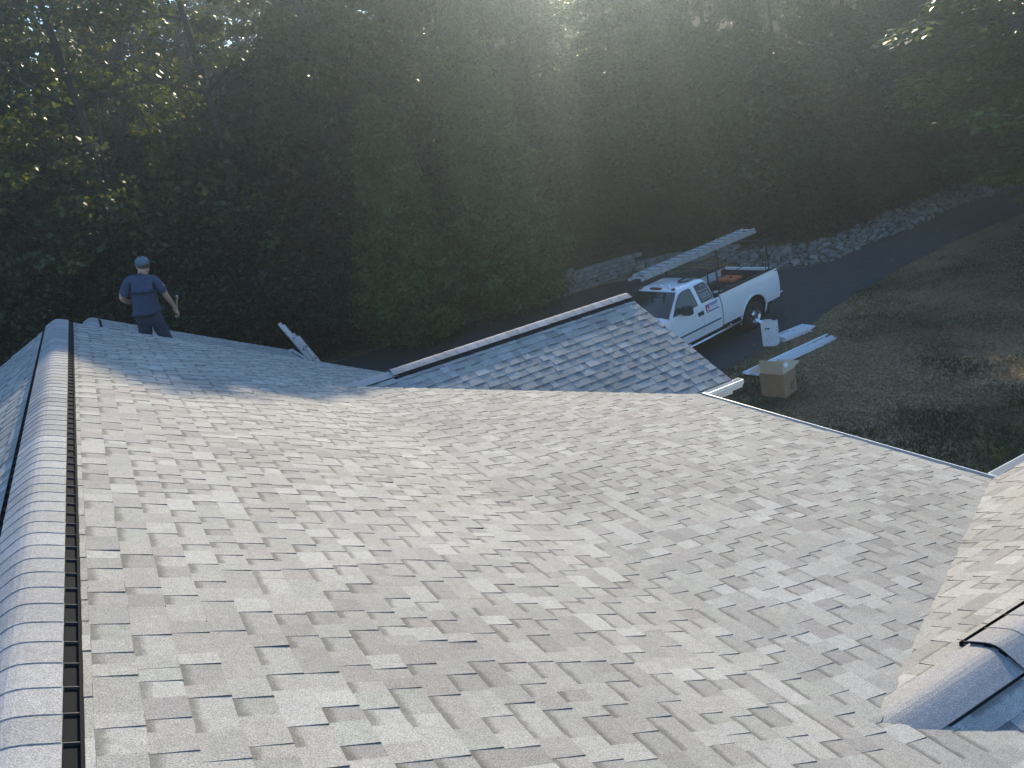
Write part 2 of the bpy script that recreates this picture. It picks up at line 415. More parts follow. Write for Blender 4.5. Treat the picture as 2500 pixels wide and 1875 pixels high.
# pick the 300 shingles that show largest, the rest is one field per roof
ca, sa = math.cos(-AZ), math.sin(-AZ)
def to_px(p):
    wv = np.array([p[0] * ca - p[1] * sa, p[0] * sa + p[1] * ca, p[2] - Z0]); q = RM @ wv
    return 1250 + FPX * q[0] / -q[2], 937.5 - FPX * q[1] / -q[2], -q[2]
rank = []
for i, (key, q, tops, bots, c, b) in enumerate(PIECES):
    cx = sum(p[0] for p in q) / len(q); cy = sum(p[1] for p in q) / len(q)
    if cy < .4: continue
    P = [to_px((p[0], p[1], t)) for p, t in zip(q, tops)]
    if min(p[2] for p in P) < .3: continue
    mx, my = sum(p[0] for p in P) / len(P), sum(p[1] for p in P) / len(P)
    if not (-10 < mx < 2510 and -10 < my < 1885): continue
    ar = abs(sum(P[k][0] * P[(k + 1) % len(P)][1] - P[(k + 1) % len(P)][0] * P[k][1] for k in range(len(P)))) / 2
    rank.append((ar, i))
rank.sort(reverse=True); single = {i for _, i in rank[:300]}
EDGE = (.14, .133, .125)      # cut asphalt edges are darker than the granules
def prism(mb, piece):
    key, q, tops, bots, c, b = piece; n = len(q); o = len(mb.v)
    tp = [(p[0], p[1], t) for p, t in zip(q, tops)]
    mb.v += tp + tp + [(p[0], p[1], t) for p, t in zip(q, bots)]
    mb.f.append(tuple(o + k for k in range(n))); mb.f += [(o + n + k, o + 2 * n + k, o + 2 * n + (k + 1) % n, o + n + (k + 1) % n) for k in range(n)]
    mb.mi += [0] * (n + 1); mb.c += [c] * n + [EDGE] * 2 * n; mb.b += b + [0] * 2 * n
fields = {k: MB() for k in roofs}
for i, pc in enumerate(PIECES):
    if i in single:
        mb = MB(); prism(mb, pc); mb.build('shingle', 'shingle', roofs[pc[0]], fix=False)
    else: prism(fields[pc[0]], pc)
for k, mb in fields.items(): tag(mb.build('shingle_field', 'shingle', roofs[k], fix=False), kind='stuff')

# ridge vents with curved cap shingles
def ridge(key, origin, along, n, m, sp=.157, vent_from=0, label=None):
    """origin = ridge point; along 'y+' or 'x+' local direction; butts face the start"""
    O = Vector(origin); A = Vector((0, 1, 0)) if along == 'y' else Vector((1, 0, 0)); C = Vector((1, 0, 0)) if along == 'y' else Vector((0, 1, 0))
    HW = .14; cs = [-HW, -.11, -.08, -.05, -.025, 0, .025, .05, .08, .11, HW]
    def prof(c, r=.045): return -m * (math.sqrt(c * c + r * r) - r * .55)
    vent = MB(); L = n * sp
    for s in (-1, 1):
        a0 = vent_from
        def q(c, a, dz): return O + A * a + C * (s * c) + Vector((0, 0, -m * c + dz))
        def slab(c0, c1, d0, d1, a_0, a_1):
            vs = [q(c, a, d) for a in (a_0, a_1) for c, d in ((c0, d0), (c1, d0), (c1, d1), (c0, d1))]
            vent.add(vs, [(0, 1, 2, 3), (4, 7, 6, 5), (0, 4, 5, 1), (1, 5, 6, 2), (2, 6, 7, 3), (3, 7, 4, 0)])
        slab(.02, VENT, -.02, .0095, a0, L); slab(VENT - .005, VENT, .0095, .024, a0, L); None
        pass
    if True:   # body under the caps
        k = len(cs); vs = []
        for a in (vent_from + .012, L - .004):
            vs += [O + A * a + C * (c * .97) + Vector((0, 0, prof(c) + .019)) for c in cs] + [O + A * a + C * (c * .97) + Vector((0, 0, -m * abs(c) - .01)) for c in cs[::-1]]
        N = 2 * k; vent.add(vs, [tuple(range(N)), tuple(range(2 * N - 1, N - 1, -1))] + [(i, i + N, (i + 1) % N + N, (i + 1) % N) for i in range(N)])
    vo = vent.build('ridge_vent', 'plastic_black', house)
    ribs = MB()
    for s in (-1, 1):
        k = vent_from + .02
        while k < L:
            ribs.add([O + A * a + C * (s * c) + Vector((0, 0, -m * c + d)) for a in (k, k + .003) for c, d in ((.139, .0095), (VENT - .006, .0095), (VENT - .006, .021), (.139, .021))], [(0, 1, 2, 3), (4, 7, 6, 5), (0, 4, 5, 1), (1, 5, 6, 2), (2, 6, 7, 3), (3, 7, 4, 0)]); k += sp
    tag(ribs.build('vent_ribs', 'plastic_grey', vo), kind='stuff')
    if label: vo['label'] = label
    rd = random.Random(hash(key) % 97 + n)
    k0 = int(round(vent_from / sp)) if vent_from else 0
    for i in ([-1] if k0 else []) + list(range(k0, n)):
        a0 = i * sp; a1 = a0 + sp + .015
        if i < 0: a0, a1 = 0, k0 * sp + .06
        else: pass
        lift = .024 if a0 >= vent_from - .01 else .005; vs = []
        wob = rd.uniform(-.004, .004); hw = rd.uniform(-.003, .003)
        for a, dz in ((a0 + wob, .0042), (a1, .0004)):
            for th in (0, -.0042):
                for c in cs: vs.append(O + A * (a + .004 * math.cos(c * 20)) + C * (c * (1 + hw)) + Vector((0, 0, prof(c) + lift + dz + th + rd.uniform(-.0004, .0004))))
        k = len(cs); fs = []
        for j in range(k - 1):
            fs += [(j, j + 1, 2 * k + j + 1, 2 * k + j), (k + j, 3 * k + j, 3 * k + j + 1, k + j + 1), (j, k + j, k + j + 1, j + 1), (2 * k + j, 2 * k + j + 1, 3 * k + j + 1, 3 * k + j)]
        fs += [(0, 2 * k, 3 * k, k), (k - 1, 2 * k - 1, 4 * k - 1, 3 * k - 1)]
        mb = MB(); g = rd.uniform(.9, 1.06); c = rd.choice(TONES[:5]); mb.add(vs, fs, (c[0] * g, c[1] * g, c[2] * g * 1.02)); mb.b = [0] * len(vs)
        mb.build('cap_shingle', 'shingle', vo)
ridge('m', (VR, .2, ZR), 'y', 80, .5, label='long ridge vent with louvred black edges under curved cap shingles')
ridge('c', (VB + .03, UC, ZB), 'x', 28, MG, vent_from=.628)
ridge('d', (VB + .02, UD, ZB), 'x', 28, MG, vent_from=.785)
ridge('f', (VF, UE - .1, ZF), 'y', 42, .5)

# gutters
def gutter(p0, p1, outv, caps=True):
    """p0,p1 local eave ends at the eave height, outv = unit outward direction"""
    a = Vector(p0); b = Vector(p1); o = Vector((*outv, 0)); mb = MB()
    prof = [(0, -.006), (0, -.115), (.07, -.115), (.082, -.085), (.108, -.05), (.112, -.012), (.112, .0), (.103, .0), (.103, -.010), (.107, -.013), (.1, -.05), (.076, -.08), (.066, -.108), (.004, -.108), (.004, -.006)]
    n = len(prof); vs = [e + o * q[0] + Vector((0, 0, q[1])) for e in (a, b) for q in prof]
    mb.add(vs, [(i, i + n, (i + 1) % n + n, (i + 1) % n) for i in range(n)] + [tuple(range(n)), tuple(range(2 * n - 1, n - 1, -1))])
    if caps:
        d = (b - a).normalized()
        for e, s in ((a, -1), (b, 1)):
            cp_ = [(0, -.004), (0, -.115), (.07, -.115), (.082, -.085), (.108, -.05), (.112, .0)]; m = len(cp_)
            vs = [e + d * (s * t) + o * q[0] + Vector((0, 0, q[1])) for t in (.0005, .003) for q in cp_]
            mb.add(vs, [tuple(range(m)), tuple(range(2 * m - 1, m - 1, -1))] + [(i, i + m, (i + 1) % m + m, (i + 1) % m) for i in range(m)])
    g_ = mb.build('gutter', 'white_metal', house); dd = (b - a).normalized() * .01
    MB().add([e + o * q[0] + Vector((0, 0, q[1])) for e in (a + dd, b - dd) for q in ((.006, -.1), (.068, -.1), (.09, -.06), (.006, -.05))], [(0, 1, 2, 3), (7, 6, 5, 4), (0, 4, 5, 1), (1, 5, 6, 2), (2, 6, 7, 3), (3, 7, 4, 0)]).build('gutter_shade_litter', 'gutter_shade_dirt', g_)  # dark fill standing in for shade as well as dirt inside the trough
    return g_
EC, ED = UC - (ZB - ZE) / MG, UD + (ZB - ZE) / MG
zg = ZE - .008
gutter((XE, ED - .05, zg), (XE, EC + .0, zg), (1, 0))
gutter((XE + .13, EC, zg), (XG + .1, EC, zg), (0, -1))
gutter((XE + .13, ED, zg), (XG + .1, ED, zg), (0, 1))
gutter((XE, Y0, zg), (XE, UD - (ZB - ZE) / MG, zg), (1, 0))
gutter((XL, Y0, zg), (XL, UE - .05, zg), (-1, 0))
gutter((XA, UC + (ZB - ZE) / MG, zg), (XA, UE, zg), (1, 0))
gutter((XF, UE + .02, ZF - .5 * (XF - VF) - .008), (XF, UF1, ZF - .5 * (XF - VF) - .008), (1, 0))
gutter((2 * VF - XF, UE + .02, ZF - .5 * (XF - VF) - .008), (2 * VF - XF, UF1, ZF - .5 * (XF - VF) - .008), (-1, 0))

# rake and eave boards
def board(pts, nrm, th=.022, drop=.16, gap=.034):
    mb = MB(); n = Vector((*nrm, 0)); vs = []
    for p in pts:
        p = Vector(p) - Vector((0, 0, gap))
        for t in (0, th):
            for d in (0, -drop): vs.append(p + n * t + Vector((0, 0, d)))
    fs = []
    for i in range(len(pts) - 1):
        a, b = i * 4, i * 4 + 4; fs += [(a, b, b + 1, a + 1), (a + 2, a + 3, b + 3, b + 2), (a, a + 2, b + 2, b), (a + 1, b + 1, b + 3, a + 3)]
    k = len(pts) * 4 - 4; fs += [(0, 1, 3, 2), (k, k + 2, k + 3, k + 1)]
    mb.add(vs, fs); return mb.build('fascia_board', 'white_metal', house)
board([(XL, UE - .03, ZE), (VR, UE - .03, ZR), (XA, UE - .03, ZE)], (0, 1))
board([(XG - .03, EC, ZE), (XG - .03, UC, ZB), (XG - .03, 2 * UC - EC, ZE)], (1, 0))
board([(XG - .03, 2 * UD - ED, ZE), (XG - .03, UD, ZB), (XG - .03, ED, ZE)], (1, 0))
zf = ZF - .5 * (XF - VF)
board([(2 * VF - XF, UF1 - .03, zf), (VF, UF1 - .03, ZF), (XF, UF1 - .03, zf)], (0, 1))
board([(XE - .03, ED, ZE), (XE - .03, EC, ZE)], (1, 0)); board([(XF - .03, UE, zf), (XF - .03, UF1, zf)], (1, 0)); board([(XL + .03, Y0, ZE), (XL + .03, UE, ZE)], (-1, 0))
board([(XE + .1, EC + .03, ZE), (XG, EC + .03, ZE)], (0, -1)); board([(XE + .1, ED - .03, ZE), (XG, ED - .03, ZE)], (0, 1))
# walls: gabled prisms a little inside the roof
def walls(x0, x1, y0, y1, ax, peak, zp, ze):
    mb = MB()
    if ax == 'y': mb.ext([(x0, -.6), (x1, -.6), (x1, ze), (peak, zp), (x0, ze)], 'y', y0, y1)
    else:
        mb.ext([(y0, -.6), (y1, -.6), (y1, ze), (peak, zp), (y0, ze)], 'x', x0, x1)
    return mb.build('wall', 'siding', house)
walls(XL + .4, XA - .35, Y0 + .3, UE - .35, 'y', VR, ZR - .3, ZE - .06)
walls(1.5, XE - .4, Y0 + .3, UC, 'y', 1.8, ZB - .35, ZE - .1)
walls(3, XG - .4, EC + .4, 2 * UC - EC - .3, 'x', UC, ZB - .28, ZE - .07)
walls(3, XG - .4, 2 * UD - ED + .3, ED - .4, 'x', UD, ZB - .28, ZE - .07)
walls(2 * VF - XF + .4, XF - .35, UE - .5, UF1 - .35, 'y', VF, ZF - .3, zf - .08)
# soffits
for a in ((XL + .02, XL + .42, Y0 + .3, UE - .05), (XE - .42, XE - .02, ED, EC), (XF - .4, XF - .02, UE, UF1 - .05)):
    z = zf if a[0] == XF - .4 else ZE
    MB().box(a[0], a[1], a[2], a[3], z - .215, z - .195).build('soffit', 'soffit', house)
# ------------------------------------------------------------------ retaining wall and stones
def chamfer_block(mb, L, D, H, c, ch=.018):
    mb.box(-L / 2 + ch, L / 2 - ch, -D, -D + .001, ch, H - ch)      # split face
    vs = [(-L / 2 + ch, -D - .012, ch), (L / 2 - ch, -D - .012, ch), (L / 2 - ch, -D - .012, H - ch), (-L / 2 + ch, -D - .012, H - ch),
          (-L / 2, -D + .02, .003), (L / 2, -D + .02, .003), (L / 2, -D + .02, H - .003), (-L / 2, -D + .02, H - .003),
          (-L / 2 + .03, 0, .003), (L / 2 - .03, 0, .003), (L / 2 - .03, 0, H - .003), (-L / 2 + .03, 0, H - .003)]
    fs = [(0, 1, 2, 3)] + [(i, 4 + i, 4 + (i + 1) % 4, (i + 1) % 4) for i in range(4)] + [(4 + i, 8 + i, 8 + (i + 1) % 4, 4 + (i + 1) % 4) for i in range(4)] + [(8, 11, 10, 9)]
    mb.v = []; mb.f = []; mb.mi = []; mb.c = []
    mb.add(vs, fs, c)
wall = empty('retaining_wall', (2.2, 32.2, base_z(2.2, 32.2)))
tag(wall, 'low curved retaining wall of tan concrete blocks behind the parked pickup', 'wall')
WP = [(-4.5, 31.35), (-1, 31.9), (2.2, 32.35), (4.3, 33.15), (5.8, 33.5), (7.4, 33.35), (8.8, 32.7), (9.6, 32.2)]
def wall_point(s):
    for a, b in zip(WP, WP[1:]):
        d = math.dist(a, b)
        if s <= d: return (a[0] + (b[0] - a[0]) * s / d, a[1] + (b[1] - a[1]) * s / d, math.atan2(b[1] - a[1], b[0] - a[0]))
        s -= d
    return None
bmeshes = []
for k in range(6):
    mb = MB(); g = random.uniform(.75, 1.2); chamfer_block(mb, (.36, .3, .42)[k % 3], .24, .155, (.24 * g, .215 * g, .19 * g))
    o = mb.build('block', 'block', wall); bmeshes.append((o.data, (.36, .3, .42)[k % 3])); bpy.data.objects.remove(o)
for r in range(6):
    s = random.uniform(0, .3)
    while True:
        me, L = random.choice(bmeshes); w_ = wall_point(s + L / 2)
        if w_ is None: break
        if r < (6 if w_[0] < 3.5 else 5 if w_[0] < 6 else 3):
            o = obj('block', me, None, wall); n = Vector((-math.sin(w_[2]), math.cos(w_[2])))
            o.location = (w_[0] + n.x * (.24 + .018 * r) - 2.2, w_[1] + n.y * (.24 + .018 * r) - 32.2, base_z(w_[0], w_[1]) - .02 + r * .157 - wall.location.z)
            o.rotation_euler = (0, 0, w_[2] + random.uniform(-.02, .02))
        s += L + .006

RB = [(9.2, 29.2), (9.9, 28.6), (11.65, 28.2), (12.82, 28.95), (15, 29.96), (17.66, 31.64), (19.96, 32.45), (21.2, 32.8), (28, 36.6)]     # drive side
RT = [(8.9, 32.4), (10.4, 32.2), (11.9, 31.2), (12.9, 31.2), (15.55, 33.0), (18, 34.1), (19.44, 34.7), (21, 35.3), (27, 39)]
mb = MB(); n = len(RB)
mb.add([(x, y, base_z(x, y) + .02) for x, y in RB] + [(x, y, base_z(x, y) + .03) for x, y in RT], [(i, i + 1, n + i + 1, n + i) for i in range(n - 1)], (.06, .055, .05))
bed = tag(mb.build('rock_bed', 'rock', fix=False), kind='structure')
def hull_rock(seed):
    rd = random.Random(seed); bm = bmesh.new()
    for _ in range(15):
        v = Vector((rd.gauss(0, 1), rd.gauss(0, 1), rd.gauss(0, 1))).normalized(); bm.verts.new((v.x * .5, v.y * .42, v.z * .33))
    r = bmesh.ops.convex_hull(bm, input=bm.verts)
    bmesh.ops.delete(bm, geom=[e for e in r['geom_interior'] if isinstance(e, bmesh.types.BMVert)], context='VERTS')
    me = bpy.data.meshes.new('stone'); bm.to_mesh(me); bm.free()
    g = rd.uniform(.5, 1.2); c = (.2 * g, .19 * g, .175 * g * rd.uniform(.9, 1.05))
    a = me.color_attributes.new('Col', 'FLOAT_COLOR', 'POINT'); a.data.foreach_set('color', np.tile(np.array((*c, 1), np.float32), len(me.vertices)))
    me.materials.append(MATS['rock']); return me
rocks = [hull_rock(k) for k in range(14)]
spots = []
for _ in range(4200):
    i = random.randrange(n - 1); t, q = random.random(), random.random()
    a = (RB[i][0] + (RB[i + 1][0] - RB[i][0]) * t, RB[i][1] + (RB[i + 1][1] - RB[i][1]) * t); b = (RT[i][0] + (RT[i + 1][0] - RT[i][0]) * t, RT[i][1] + (RT[i + 1][1] - RT[i][1]) * t)
    x, y = a[0] + (b[0] - a[0]) * q, a[1] + (b[1] - a[1]) * q; s = random.choice((.17, .21, .26, .31, .37)) * random.uniform(.85, 1.15)
    if all((x - u) ** 2 + (y - v) ** 2 > (.36 * (s + w2)) ** 2 for u, v, w2, _ in spots): spots.append((x, y, s, q))
spots.sort(key=lambda p: math.hypot(p[0], p[1]) - p[2] * 12)
rest = MB()
for k, (x, y, s, q) in enumerate(spots):
    me = random.choice(rocks); T = Matrix.Translation((x, y, base_z(x, y) + .03 + .06 * q + s * .12)) @ Matrix.Rotation(random.uniform(0, 6.3), 4, 'Z') @ Matrix.Rotation(random.uniform(-.5, .5), 4, 'X') @ Matrix.Scale(s, 4)
    if k < 300:
        o = obj('stone', me, None, bed); o.matrix_local = T
    else:
        c = tuple(me.color_attributes['Col'].data[0].color)[:3]; rest.add([T @ v.co for v in me.vertices], [tuple(p.vertices) for p in me.polygons], c)
if rest.v: tag(rest.build('stone_fill', 'rock', bed), kind='stuff')

# ------------------------------------------------------------------ pickup truck (x forward, y left, z up)
truck = empty('pickup_truck')
F = Vector((-.82783, -.56025, -.02854)).normalized(); S = Vector((.56048, -.82817, 0)).normalized(); U = F.cross(S)
truck.matrix_world = Matrix(((F.x, S.x, U.x, 7.630), (F.y, S.y, U.y, 24.471), (F.z, S.z, U.z, Z0 - 6.919 + .012), (0, 0, 0, 1)))
tag(truck, 'white extended cab pickup truck with a black ladder rack parked on the driveway', 'truck')
def hw(z): return 1.0 - .055 * ((z - .98) / .42) ** 2
def panel(name, x0, x1, zlo, zhi, s, m='paint_white', nx=30, nz=9, th=.03, parent=None, off=0, rnd=0):
    vs, fs = [], []
    for lay in (0, 1):
        for i in range(nx + 1):
            x = x0 + (x1 - x0) * i / nx; a, b = zlo(x), zhi(x)
            for j in range(nz + 1):
                z = a + (b - a) * j / nz
                y = hw(z) + off - lay * th
                vs.append((x, s * y, z))
    N = (nx + 1) * (nz + 1); W = nz + 1
    for i in range(nx):
        for j in range(nz):
            q = (i * W + j, (i + 1) * W + j, (i + 1) * W + j + 1, i * W + j + 1); fs += [q, tuple(N + k for k in q[::-1])]
    for i in range(nx): fs += [(i * W, N + i * W, N + (i + 1) * W, (i + 1) * W), (i * W + nz, (i + 1) * W + nz, N + (i + 1) * W + nz, N + i * W + nz)]
    for j in range(nz): fs += [(j, j + 1, N + j + 1, N + j), (nx * W + j, N + nx * W + j, N + nx * W + j + 1, nx * W + j + 1)]
    o = MB().add(vs, fs).build(name, m, parent or truck, smooth=True); o.modifiers.new('es', 'EDGE_SPLIT').split_angle = R(50)
    return o
def arch(xc, r, lo, zc=.44):
    return lambda x: max(lo, zc + math.sqrt(max(0, r * r - (x - xc) ** 2)))
RX, FX = 1.27, 5.28
ch_belt = lambda x: 1.375
hood_z = lambda x: 1.375 - .05 * max(0, (x - 4.65) / 1.45) - .10 * max(0, (x - 5.6) / .5) ** 2
for s in (1, -1):
    panel('bed_side', .10, 2.61, arch(RX, .54, .57), lambda x: 1.42, s, nx=60)
    d = panel('door', 3.425, 4.605, lambda x: .54, ch_belt, s); r = panel('rear_door', 2.72, 3.41, lambda x: .54, ch_belt, s)
    panel('cab_corner', 2.655, 2.71, lambda x: .54, ch_belt, s, nx=2)
    panel('fender', 4.62, 6.10, arch(FX, .53, .55), hood_z, s, nx=44)
    # arch flares
    for xc, nm in ((RX, .56), (FX, .55)):
        MB().tube([(xc + nm * math.cos(t), s * (hw(.44 + nm * math.sin(t)) - .005), .44 + nm * math.sin(t)) for t in [R(a) for a in range(-15, 196, 10)]], .03, 6).build('wheel_flare', 'paint_white', truck, smooth=True)
    # body side moulding
    MB().box(2.74, 4.55, s * (hw(.8) + .001) if s > 0 else -hw(.8) - .016, s * hw(.8) + (.016 if s > 0 else -.001), .785, .825).build('side_moulding', 'trim_blue', truck, bevel=.005)
    MB().box(3.37, 3.60, min(s * .97, s * 1.006), max(s * .97, s * 1.006), 1.115, 1.225).build('handle', 'black_trim', d, bevel=.02)
    MB().box(4.13, 4.47, min(s * .965, s * .995), max(s * .965, s * .995), .945, .972).build('badge', 'trim_blue', d)
    MB().box(4.30, 4.47, min(s * .965, s * .995), max(s * .965, s * .995), .985, 1.0).build('badge', 'trim_blue', d)
    mb = MB().box(4.02, 4.22, min(s * 1.0, s * 1.26), max(s * 1.0, s * 1.26), 1.36, 1.60); mb.box(4.08, 4.2, min(s * .9, s * 1.02), max(s * .9, s * 1.02), 1.38, 1.44)
    mb.build('side_mirror', 'black_trim', truck, bevel=.05, smooth=True, seg=3)
    st = MB(); st.tube([(1.86, s * .9, .46), (1.95, s * 1.0, .44), (4.4, s * 1.0, .44), (4.48, s * .9, .46)], .04, 10); st.tube([(2.3, s * .7, .55), (2.3, s * .99, .44)], .02, 6); st.tube([(4.0, s * .7, .55), (4.0, s * .99, .44)], .02, 6)
    st.build('side_step', 'chrome', truck, smooth=True)
    MB().box(.09, .24, min(s * .86, s * .957), max(s * .86, s * .957), .96, 1.38).build('tail_light', 'tail_red', truck, bevel=.02)
    MB().box(6.02, 6.12, min(s * .55, s * .88), max(s * .55, s * .88), .95, 1.14).build('headlight', 'glass_tint', truck, bevel=.02)
    MB().box(.40, .66, min(s * .62, s * .93), max(s * .62, s * .93), .20, .5).build('mud_flap', 'rubber', truck) if False else None
    MB().box(.60, .63, min(s * .70, s * .94), max(s * .70, s * .94), .24, .80).build('mud_flap', 'rubber', truck)
    MB().box(.125, 2.6, min(s * .87, s * .952), max(s * .87, s * .952), 1.42, 1.452).build('bed_rail', 'bed_liner', truck, bevel=.008)
    MB().box(.7, 1.85, min(s * .55, s * .85), max(s * .55, s * .85), .98, 1.2).build('wheel_house', 'bed_liner', truck, bevel=.05)
# underbody, bed, tailgate, bumpers, hood
MB().box(.3, 6.0, -.82, .82, .42, .66).build('chassis', 'rubber', truck)
mb = MB().box(.15, 2.6, -.93, .93, .92, .98); mb.box(2.55, 2.6, -.93, .93, .98, 1.44); mb.box(.16, .2, -.9, .9, .98, 1.36); mb.build('bed', 'bed_liner', truck)
tg = MB().box(.09, .155, -.85, .85, .70, 1.435).build('tailgate', 'paint_white', truck, bevel=.02); MB().box(.08, .095, -.12, .12, 1.2, 1.3).build('handle', 'black_trim', tg)
mb = MB().box(-.06, .10, -.97, .97, .50, .70); mb.box(-.06, .12, -.5, .5, .66, .70)
mb.build('rear_bumper', 'chrome', truck, bevel=.03)
MB().box(.12, .62, .84, .944, .62, .92).build('bumper_end', 'paint_white', truck, bevel=.02)
vs, fs = [], []
for i in range(13):
    x = 4.60 + 1.52 * i / 12
    for j in range(13):
        y = -.955 + 1.91 * j / 12; vs.append((x, y, hood_z(x) + .05 * (1 - (y / .955) ** 2) + .012 * math.cos(y * 9) * (abs(y) < .5) + (.0 if abs(y) < .93 else -.02)))
for i in range(12):
    for j in range(12): fs.append((i * 13 + j, (i + 1) * 13 + j, (i + 1) * 13 + j + 1, i * 13 + j + 1))
MB().add(vs, fs).build('hood', 'paint_white', truck, smooth=True, fix=False)
mb = MB().box(6.06, 6.13, -.54, .54, .9, 1.16); [mb.box(6.12, 6.15, -.52, .52, z, z + .03) for z in (.94, 1.02, 1.1)]
mb.build('grille', 'chrome', truck); MB().box(6.05, 6.24, -.96, .96, .5, .86).build('front_bumper', 'chrome', truck, bevel=.05)
MB().box(4.5, 6.06, -.8, .8, .6, 1.2).build('engine_bay', 'rubber', truck)
# greenhouse
RINGS = [(1.37, 2.69, 4.64, .945), (1.50, 2.71, 4.49, .905), (1.66, 2.74, 4.30, .85), (1.80, 2.78, 4.13, .795), (1.89, 2.815, 4.02, .75), (1.945, 2.87, 3.93, .69), (1.975, 3.0, 3.78, .56), (1.988, 3.2, 3.55, .3), (1.99, 3.36, 3.38, .02)]
vs, fs, K = [], [], 64
for z, xa, xb, b in RINGS:
    xc, a = (xa + xb) / 2, (xb - xa) / 2
    for k in range(K):
        t = 2 * math.pi * k / K; c_, s_ = math.cos(t), math.sin(t); e = 2 / 9
        vs.append((xc + a * math.copysign(abs(c_) ** e, c_), b * math.copysign(abs(s_) ** e, s_), z))
for i in range(len(RINGS) - 1):
    for k in range(K): fs.append((i * K + k, i * K + (k + 1) % K, (i + 1) * K + (k + 1) % K, (i + 1) * K + k))
MB().add(vs, fs).build('cab', 'paint_white', truck, smooth=True)
def ringv(z, i):
    for a, b in zip(RINGS, RINGS[1:]):
        if z <= b[0]: t = (z - a[0]) / (b[0] - a[0]); return a[i] + (b[i] - a[i]) * t
    return RINGS[-1][i]
def pane(name, outline, s, m, off, parent=truck, th=.012):
    """polygon on the cab side, given as (x, z), sliced in z so that it follows the curved side"""
    bm = bmesh.new(); vs = [bm.verts.new((x, 0, z)) for x, z in outline]; bm.faces.new(vs)
    for z in (1.50, 1.58, 1.66, 1.73, 1.80, 1.85):
        bmesh.ops.bisect_plane(bm, geom=bm.verts[:] + bm.edges[:] + bm.faces[:], plane_co=(0, 0, z), plane_no=(0, 0, 1))
    for v in bm.verts: v.co.y = s * (ringv(v.co.z, 3) + off)
    r = bmesh.ops.extrude_face_region(bm, geom=bm.faces[:])
    for v in [g for g in r['geom'] if isinstance(g, bmesh.types.BMVert)]: v.co.y -= s * th
    bmesh.ops.recalc_face_normals(bm, faces=bm.faces)
    me = bpy.data.meshes.new(name); bm.to_mesh(me); bm.free(); return obj(name, me, m, parent)
W1 = [(3.50, 1.405), (3.53, 1.84), (3.58, 1.875), (3.82, 1.872), (3.98, 1.83), (4.16, 1.70), (4.36, 1.50), (4.45, 1.405)]
W2 = [(2.86, 1.45), (2.885, 1.42), (3.31, 1.415), (3.345, 1.44), (3.365, 1.845), (3.335, 1.875), (2.98, 1.87), (2.935, 1.83)]
def grow(o, d):
    cx = sum(p[0] for p in o) / len(o); cz = sum(p[1] for p in o) / len(o)
    return [(cx + (x - cx) * (1 + d), cz + (z - cz) * (1 + d * 1.6)) for x, z in o]
for s in (1, -1):
    for wd, g in ((W1, 'glass_tint'), (W2, 'glass_dark')):
        fr = pane('window', grow(wd, .035), s, 'black_trim', .004); pane('pane', wd, s, g, .008, fr)
vs, fs = [], []
for lay in (0, 1):
    for i in range(9):
        z = 1.385 + (1.905 - 1.385) * i / 8; xb = ringv(z, 2); b = ringv(z, 3) - .045
        for j in range(11):
            y = b * (-1 + .2 * j); vs.append((xb + .014 - .03 * abs(y / b) ** 4 - lay * .012, y, z + .003))
for i in range(8):
    for j in range(10):
        q = (i * 11 + j, i * 11 + j + 1, (i + 1) * 11 + j + 1, (i + 1) * 11 + j); fs.append(q)
MB().add(vs, fs).build('windshield', 'glass_dark', truck, smooth=True)
MB().box(4.44, 4.5, -.7, -.08, 1.415, 1.43).build('wiper', 'black_trim', truck)
for y, L in ((-.62, .05), (-.06, .2), (.56, .05), (-.31, .05), (.3, .05)):
    if abs(y) in (.31, .3): continue
    MB().box(3.86, 3.95, y - L, y + L, 1.925, 1.985).build('clearance_light', 'amber', truck, bevel=.02)
MB().box(3.80, 3.88, .33, .40, 1.96, 2.01).add([(3.88, .36, 2.0), (3.80, .36, 2.0), (3.76, .36, 2.09)], [(0, 1, 2)]).build('antenna', 'paint_white', truck)
# lettering: magnetic sign on the rear door
ya = lambda z: hw(z) + .004
def plate(name, x0, x1, z0, z1, m, off, parent, s=1, tilt=0):
    return MB().add([(x, s * (hw(z) + off - k * .003), z + tilt * (x - x0)) for k in (0, 1) for x, z in ((x0, z0), (x1, z0), (x1, z1), (x0, z1))], [(0, 1, 2, 3), (7, 6, 5, 4), (0, 4, 5, 1), (1, 5, 6, 2), (2, 6, 7, 3), (3, 7, 4, 0)]).build(name, m, parent)
sg = plate('sign', 2.755, 3.275, 1.115, 1.325, 'sign_white', .005, truck); sg['label'] = 'white magnetic sign with a red square logo and blue lettering on the rear door'
plate('sign_band', 2.755, 3.275, 1.298, 1.325, 'sign_blue', .008, sg); plate('sign_logo', 3.13, 3.265, 1.12, 1.294, 'sign_red', .008, sg); plate('sign_band', 2.76, 3.125, 1.118, 1.15, 'sign_blue', .008, sg)
for k in range(11):
    x = 2.79 + k * .029; plate('sign_lettering', x, x + .02, 1.258, 1.283 + .005 * (k % 3 == 0), 'sign_blue', .008, sg)
for k in range(9):
    x = 2.79 + k * .034; plate('sign_lettering', x, x + .024, 1.20, 1.218, 'decal_grey', .008, sg)
